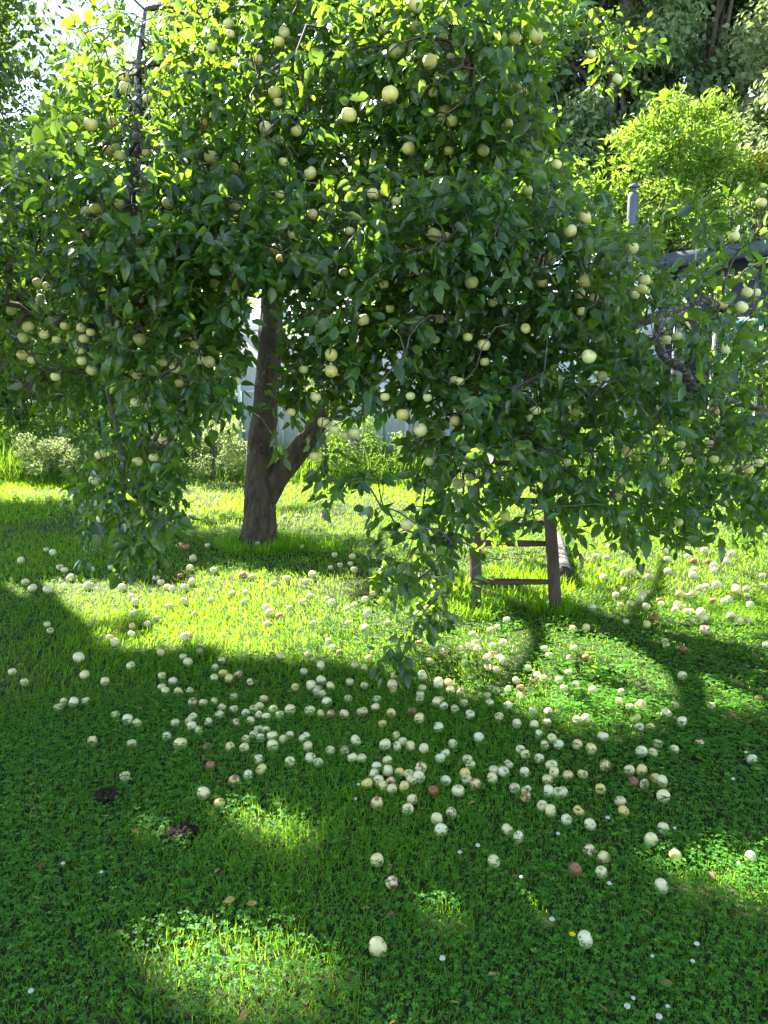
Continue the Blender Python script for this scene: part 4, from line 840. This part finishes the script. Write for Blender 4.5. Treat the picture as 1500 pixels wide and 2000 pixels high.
# ------------------------------------------------------------------ windfall apples
def zone(u, v):
    if v < 1075 and u < 460: return 'behind the low hanging branch beside the trunk'
    if v < 1115 and u < 420: return 'in the shade under the lowest hanging leaf curtain'
    if v < 1105 and 540 <= u < 760: return 'in the shade just beyond the forked trunk'
    if v < 1150 and 420 <= u < 760: return 'in the grass at the foot of the trunk'
    if v < 1210 and u < 420: return 'in the sunny strip before the hanging leaf curtain'
    if v < 1290 and u < 420: return 'on the sunlit grass bordering the lower shade'
    if v < 1200 and u < 780: return 'in the bright grass in front of the trunk'
    if v < 1300 and u < 760: return 'in the bright middle of the sunlit band'
    if v < 1240 and 760 <= u < 1010: return 'under the lowest drooping twig before the ladder'
    if v < 1300 and 760 <= u < 1010: return 'in sunshine just below the lowest drooping twig'
    if v < 1340 and 1000 <= u < 1170: return 'in the sunlit grass in front of the ladder'
    if v < 1105 and u >= 1100: return 'on the sunlit lawn beyond the ladder'
    if v < 1140 and u >= 1100: return 'at the shadow edge beside the log'
    if v < 1190 and u >= 1170: return 'in the shaded cluster beside the ladder'
    if v < 1290 and u >= 1120: return 'in the deep shade strip below the shaded cluster'
    if v < 1420 and u >= 1250: return 'on the mottled grass far beside the ladder'
    if v < 1400 and u >= 1000: return 'in the lower sunlit grass below the ladder'
    if v < 1400 and u < 330: return 'in the dark grass near the lawn edge'
    if v < 1400 and u < 560: return 'in the scatter along the upper shade edge'
    if v < 1400 and u < 760: return 'in the shade edge row below the sunlit band'
    if v < 1400: return 'at the shade edge under the drooping twig'
    if v < 1480 and u < 480: return 'in the sparse part of the shaded clover'
    if v < 1500 and u < 720: return 'in the shaded row of the densest scatter'
    if v < 1500 and u < 880: return 'at the top of the big pile in the shade'
    if v < 1500 and u < 1080: return 'in the shaded gap beside the big pile'
    if v < 1500 and u < 1240: return 'in the shade below the lower sunlit grass'
    if v < 1500: return 'in the shaded grass beside the paired apples'
    if v < 1580 and u < 640: return 'in the open shade apart from the scatter'
    if v < 1580 and u < 880: return 'in the big pile of the shaded lawn'
    if v < 1580 and u < 1040: return 'in the loose group next to the big pile'
    if v < 1580 and u < 1160: return 'in the shaded group in front of the ladder'
    if v < 1580: return 'in the mixed rotten and pale group in the shade'
    if v < 1650 and u < 960: return 'below the big pile in the shaded clover'
    if v < 1650 and u < 1180: return 'in the last group of the shaded clover'
    if v < 1650: return 'at the upper edge of the sunlit clover corner'
    return 'in the near clover'
SPECIAL = {(737,1833):'largest pale apple, alone in the near shaded clover', (1143,1818):'pale apple showing its dark dimple, beside the tiny yellow flower',
 (737,1665):'solitary pale apple in dark clover above a browned flat one', (766,1707):'flattened half brown apple alone in dark clover', (1293,1714):'cream apple touching a patch of sunlit clover',
 (1151,1647):'bruised cream apple touching a smaller yellowish one', (1180,1658):'smaller pale apple touching a bruised cream one', (1124,1682):'dark reddish rotten apple near a small white one', (1175,1687):'small white apple near a dark reddish rotten one',
 (965,1667):'lone pale apple with brown pit in the clover', (397,1537):'solitary pale apple to the side of the black soil mound', (428,1554):'small greenish yellow apple close to a solitary pale one', (180,1436):'lone pale apple far out in the dark lawn', (352,1443):'large pale apple near a rotten brown one in open shade',
 (153,1277):'large sunlit cream apple standing above the shadow edge', (165,1309):'cream apple just inside the shade, before a bigger sunlit one', (1484,1354):'reddish rotten apple at the sunny lawn margin', (1428,1387):'dark red rotten apple alone on mottled shade', (1467,1658):'pale apple in the brightest sunlit corner of the clover', (1273,1625):'wide yellow cream apple at the top of the sunlit clover', (1321,1655):'small yellow apple ringed by sunlit clover', (1296,1602):'small white apple just above the sunlit clover', (1298,1543):'big pale apple alone below a rotten and pale group', (846,1531):'small reddish rotten apple beside the big pile', (737,1555):'half rotten apple below the big pile', (822,1490):'large apple with brown crater topping the big pile'}
LOOKW = {'c':'pale cream', 'y':'yellow', 'b':'cream apple bruised brown', 'r':'rotten reddish brown'}
def windfalls():
    r = np.random.default_rng(77); ap = []
    for (u, v, d, look) in FALLEN:
        p, zc = G(u, v + d*.06, .042); dia = float(np.clip(1.0*d*zc/F, .041, .066)); ap.append([u, v, d, look, p, dia])
    ap.sort(key=lambda a: -a[2]); rest = Geo()
    med = {}
    for a in ap: med.setdefault((zone(a[0], a[1]), a[3]), []).append(a[2])
    used = set(); made = []
    for k, (u, v, d, look, p, dia) in enumerate(ap):
        tilt = (r.uniform(-1.5,1.5), r.uniform(-1.5,1.5), r.uniform(0,6.28))
        if k < 300:
            o = bpy.data.objects.new('windfall_apple', apple_mesh(int(r.integers(4)), look)); col.objects.link(o)
            o.location = (p[0], p[1], -.004 + dia*.46); o.scale = (dia*r.uniform(.95,1.05), dia, dia*r.uniform(.88,1)); o.rotation_euler = tilt
            lab = None
            for q, s in SPECIAL.items():
                if q not in used and math.hypot(q[0]-u, q[1]-v) < 5: lab = s; used.add(q); break
            z = zone(u, v); grp = None
            if lab is None:
                near = [math.hypot(b[0]-u, b[1]-v)/(.5*(b[2]+d)) for b in ap if b[0] != u or b[1] != v]; mn = min(near)
                touch = 'touching another' if mn < 1.15 else ('near another' if mn < 2.2 else 'apart')
                ds = med[(z, look)]; size = 'larger' if d > np.median(ds)*1.03 else ('smaller' if d < np.median(ds)*.97 else '')
                nm = {'c':'cream apple','y':'yellow apple','b':'brown bruised apple','r':'rotten brown apple'}[look]
                lab = ' '.join(f'{size} {nm} {touch} {z}'.split()); o['apple_key'] = f'{size} {nm}'.strip() + '|' + z
            tag(o, lab, 'apple', 'windfall apples lying on the lawn'); made.append((ap[k], o))
        else:
            src = AG[k % 4]; Vs = np.concatenate(src.v)*dia + np.array([p[0], p[1], -.004+dia*.46]); rest.v.append(Vs)
            for f, m in zip(src.f, src.mi):
                rest.f.append([tuple(q + rest.n for q in ff) for ff in f]); rest.t.append(np.full(len(f), .5))
                rest.mi.append(m + (0 if look in 'cy' else 2*(m == 0)))
            rest.n += len(Vs)
    # apples whose look and place still read alike are told apart by their order from the left
    ORD = 'first second third fourth fifth sixth seventh eighth ninth tenth eleventh twelfth thirteenth fourteenth fifteenth sixteenth seventeenth eighteenth nineteenth twentieth'.split()
    seen = {}
    for a, o in made: seen.setdefault(o['label'], []).append((a, o))
    sets = {}
    for a, o in made:
        if 'apple_key' in o: sets.setdefault(o['apple_key'], []).append((a[0], o.name, o))
    for lab, q in seen.items():
        if len(q) > 1:
            for a, o in q:
                S_ = sorted(sets[o['apple_key']], key=lambda z: z[:2]); i = [z[1] for z in S_].index(o.name); nm, z = o['apple_key'].split('|')
                if i < len(ORD): o['label'] = f'{ORD[i]} {nm} from left {z}'
    for a, o in made:
        if 'apple_key' in o: del o['apple_key']
    o = rest.build('small_windfall_apples', [M['skin_c'], M['calyx'], M['skin_b']], smooth=True)
    tag(o, 'smaller windfall apples sprinkled through the sunlit grass', 'apples', kind='stuff')
    return ap
AP = windfalls()

# ------------------------------------------------------------------ lawn
def patch_noise(x, y, s, seed):
    r = np.random.default_rng(seed); o = np.zeros_like(x)
    for k in range(6):
        a = r.uniform(0, 6.28); f = s*r.uniform(.5, 1.9); o += np.sin((x*math.cos(a)+y*math.sin(a))*f + r.uniform(0,6.28))
    return o/6
def lawn():
    r = np.random.default_rng(31); g = Geo(); gc = Geo()
    SO = np.array([[*G(210,1562)[0][:2], .042], [*G(352,1632)[0][:2], .055], [root_xy[0], root_xy[1], .17]])
    apx = np.array([[a[4][0], a[4][1], a[5]*.34] for a in AP])
    def scatter(y0, y1, dens, side=1.0):
        area = (y1-y0)*2*(.60*y1+side); n = int(area*dens); y = r.uniform(y0, y1, n); x = r.uniform(-1, 1, n)*(.60*y1+side)
        k = np.abs(x) < .58*y+side; x, y = x[k], y[k]
        for sx, sy, sr in SO: k = np.hypot(x-sx, y-sy) > sr*r.uniform(.6,1.1,len(x)); x, y = x[k], y[k]
        return x, y
    def blades(y0, y1, dens, h, w):
        x, y = scatter(y0, y1, dens); n = len(x)
        pn = patch_noise(x, y, 2.2, 3); keep = r.random(n) < np.clip(.72+.55*pn, .25, 1); x, y, pn = x[keep], y[keep], pn[keep]; n = len(x)
        a = r.uniform(0, 6.28, n); lean = r.uniform(.1, .95, n)
        wind = np.stack([.25*np.sin(x*1.3+y), .25*np.cos(y*1.1-x), 0*x], -1)
        D = unit(np.stack([np.cos(a)*lean, np.sin(a)*lean, np.ones(n)], -1) + wind); N = unit(np.stack([np.cos(a), np.sin(a), -lean*.5], -1)+r.normal(0,.3,(n,3)))
        H = h*r.uniform(.5, 1.25, n)*(1+.35*pn); P = np.stack([x, y, np.full(n, -.012)], -1)
        tt = np.clip(.42+.28*patch_noise(x, y, 1.1, 8)+.5*pn*.4+r.normal(0,.22,n), 0, 1)
        # blades are pressed aside where an apple lies
        for i in range(0, n, 20000):
            s = slice(i, i+20000); dd = np.hypot(x[s,None]-apx[None,:,0], y[s,None]-apx[None,:,1]); hit = (dd < apx[None,:,2]).any(1); H[s] = np.where(hit, .02, H[s])
        leaf_inst(g, F_BLD, T_BLD, P, D, N, H, np.full(n, w)*r.uniform(.7,1.3,n), tt, fold=0, curl=-r.uniform(0,.45,n))
    def clovers(y0, y1, dens, s, thr=.0):
        x, y = scatter(y0, y1, dens); n = len(x); pn = patch_noise(x, y, 1.5, 19)
        keep = r.random(n) < np.clip(.62+1.0*pn-thr, .10, 1); x, y = x[keep], y[keep]; n = len(x)
        h = r.uniform(.010, .038, n); a0 = r.uniform(0, 6.28, n); L = s*r.uniform(.6, 1.3, n); tilt = r.normal(0, .28, (n, 3)); base = r.uniform(.1,.7,n)
        hit = np.zeros(n, bool)
        for i in range(0, n, 20000):
            q = slice(i, i+20000); dd = np.hypot(x[q,None]-apx[None,:,0], y[q,None]-apx[None,:,1]); hit[q] = (dd < apx[None,:,2]).any(1)
        x, y, h, a0, L, tilt, base = x[~hit], y[~hit], h[~hit], a0[~hit], L[~hit], tilt[~hit], base[~hit]; n = len(x)
        for j in range(3):
            a = a0 + j*2.094; D = np.stack([np.cos(a), np.sin(a), r.uniform(-.25,.35,n)], -1); N = unit(np.array([0,0,1.])+tilt)
            leaf_inst(gc, F_CLV, T_CLV, np.stack([x, y, h], -1), D, N, L, L*.95, np.clip(base+r.normal(0,.15,n),0,1), fold=.25, curl=.15)
    clovers(.9, 2.4, 10000, .0088); clovers(2.4, 3.6, 6500, .0098); clovers(3.6, 5.2, 2600, .011, .15); clovers(5.2, 7.5, 600, .016, .3)
    blades(.9, 2.4, 12000, .044, .0024); blades(2.4, 3.6, 9500, .046, .0027); blades(3.6, 5.4, 6000, .045, .0032); blades(5.4, 8, 3200, .045, .0045); blades(8, 12.2, 1500, .06, .0075)
    # broad weed leaves (plantain, dandelion) among the clover
    n = 1500; y = r.uniform(1.0, 4.2, n); x = r.uniform(-1,1,n)*(.58*y+.6); k = patch_noise(x, y, 1.9, 40) > .12; x, y = x[k], y[k]; x = np.repeat(x,4)+r.normal(0,.015,4*len(x)); y = np.repeat(y,4)+r.normal(0,.015,len(x)); n = len(x)
    a = r.uniform(0,6.28,n); L = r.uniform(.028,.06,n)
    leaf_inst(gc, F_LEAF, T_LEAF, np.stack([x,y,np.full(n,.012)],-1), np.stack([np.cos(a),np.sin(a),r.uniform(.2,.9,n)],-1), np.tile([0,0,1.],(n,1))+r.normal(0,.2,(n,3)), L, L*r.uniform(.3,.5,n), r.uniform(.2,.8,n), fold=.3, curl=.4)
    # longer grass round the trunk and ladder feet
    for cx, cy, rr, m, hh in ((root_xy[0],root_xy[1]-.05,.42,900,.13),(root_xy[0]+.5,root_xy[1]-.1,.3,400,.12),(1.15,5.0,.18,260,.12),(.61,5.0,.2,260,.12),(1.4,6.0,.5,500,.11),(.9,5.6,.5,900,.12)):
        a = r.uniform(0,6.28,m); q = rr*r.uniform(.2,1,m)**.6; x, y = cx+q*np.cos(a), cy+q*np.sin(a); b = r.uniform(0,6.28,m); ln = r.uniform(.1,.8,m)
        leaf_inst(g, F_BLD, T_BLD, np.stack([x,y,0*x-.01],-1), np.stack([np.cos(b)*ln,np.sin(b)*ln,np.ones(m)],-1), np.stack([np.cos(b),np.sin(b),-.4*ln],-1), hh*r.uniform(.4,1.2,m), np.full(m,.006), np.clip(r.normal(.45,.2,m),0,1), fold=0, curl=-r.uniform(0,.5,m))
    n = 230; y = r.uniform(1.2, 6.5, n); x = r.uniform(-1,1,n)*(.5*y+.4); a = r.uniform(0,6.28,n); L = r.uniform(.018,.038,n); dl = Geo()
    leaf_inst(dl, F_LEAF, T_LEAF, np.stack([x,y,r.uniform(.02,.045,n)],-1), np.stack([np.cos(a),np.sin(a),r.uniform(-.2,.4,n)],-1), np.tile([0,0,1.],(n,1))+r.normal(0,.4,(n,3)), L, L*r.uniform(.4,.6,n), r.random(n), fold=r.uniform(.1,.8,n), curl=r.uniform(-.6,.8,n))
    o = dl.build('fallen_leaves', M['dead_leaf']); tag(o, 'yellowed and brown apple leaves fallen into the lawn', 'leaves', kind='stuff')
    o = g.build('grass', M['grass']); tag(o, 'short green lawn grass around and under the apple tree', 'grass', kind='stuff')
    o = gc.build('clover', M['clover'], smooth=True); tag(o, 'low clover and weed leaves covering the near lawn', 'clover', kind='stuff')
    # rough tall grass along the back edge and the meadow beyond
    g = Geo(); n = 22000; y = r.uniform(11.2, 13.6, n); x = r.uniform(-1,1,n)*9.5; a = r.uniform(0,6.28,n); ln = r.uniform(.05,.5,n); pn = patch_noise(x,y,1.3,50)
    k = r.random(n) < np.clip(.5+.8*pn,.15,1); x,y,a,ln,pn = x[k],y[k],a[k],ln[k],pn[k]; n = len(x)
    leaf_inst(g, F_BLD, T_BLD, np.stack([x,y,0*x],-1), np.stack([np.cos(a)*ln,np.sin(a)*ln,np.ones(n)],-1), np.stack([np.cos(a),np.sin(a),-.4*ln],-1), r.uniform(.15,.6,n)*(1+.4*pn), r.uniform(.008,.02,n), np.clip(r.normal(.45,.25,n),0,1), fold=0, curl=-r.uniform(0,.5,n))
    n = 26000; y = 13.6+ r.uniform(0,1,n)**1.5*18; x = r.uniform(-1,1,n)*(.6*y+3); a = r.uniform(0,6.28,n); ln = r.uniform(.05,.5,n)
    leaf_inst(g, F_BLD, T_BLD, np.stack([x,y,0*x],-1), np.stack([np.cos(a)*ln,np.sin(a)*ln,np.ones(n)],-1), np.stack([np.cos(a),np.sin(a),-.4*ln],-1), r.uniform(.15,.6,n), r.uniform(.02,.05,n), np.clip(r.normal(.45,.25,n),0,1), fold=0, curl=-.2)
    o = g.build('tall_grass', M['meadow']); tag(o, 'rough tall grass and weeds along the back edge of the lawn', 'grass', kind='stuff')
root_xy = G(505, 1060)[0][:2]
lawn()
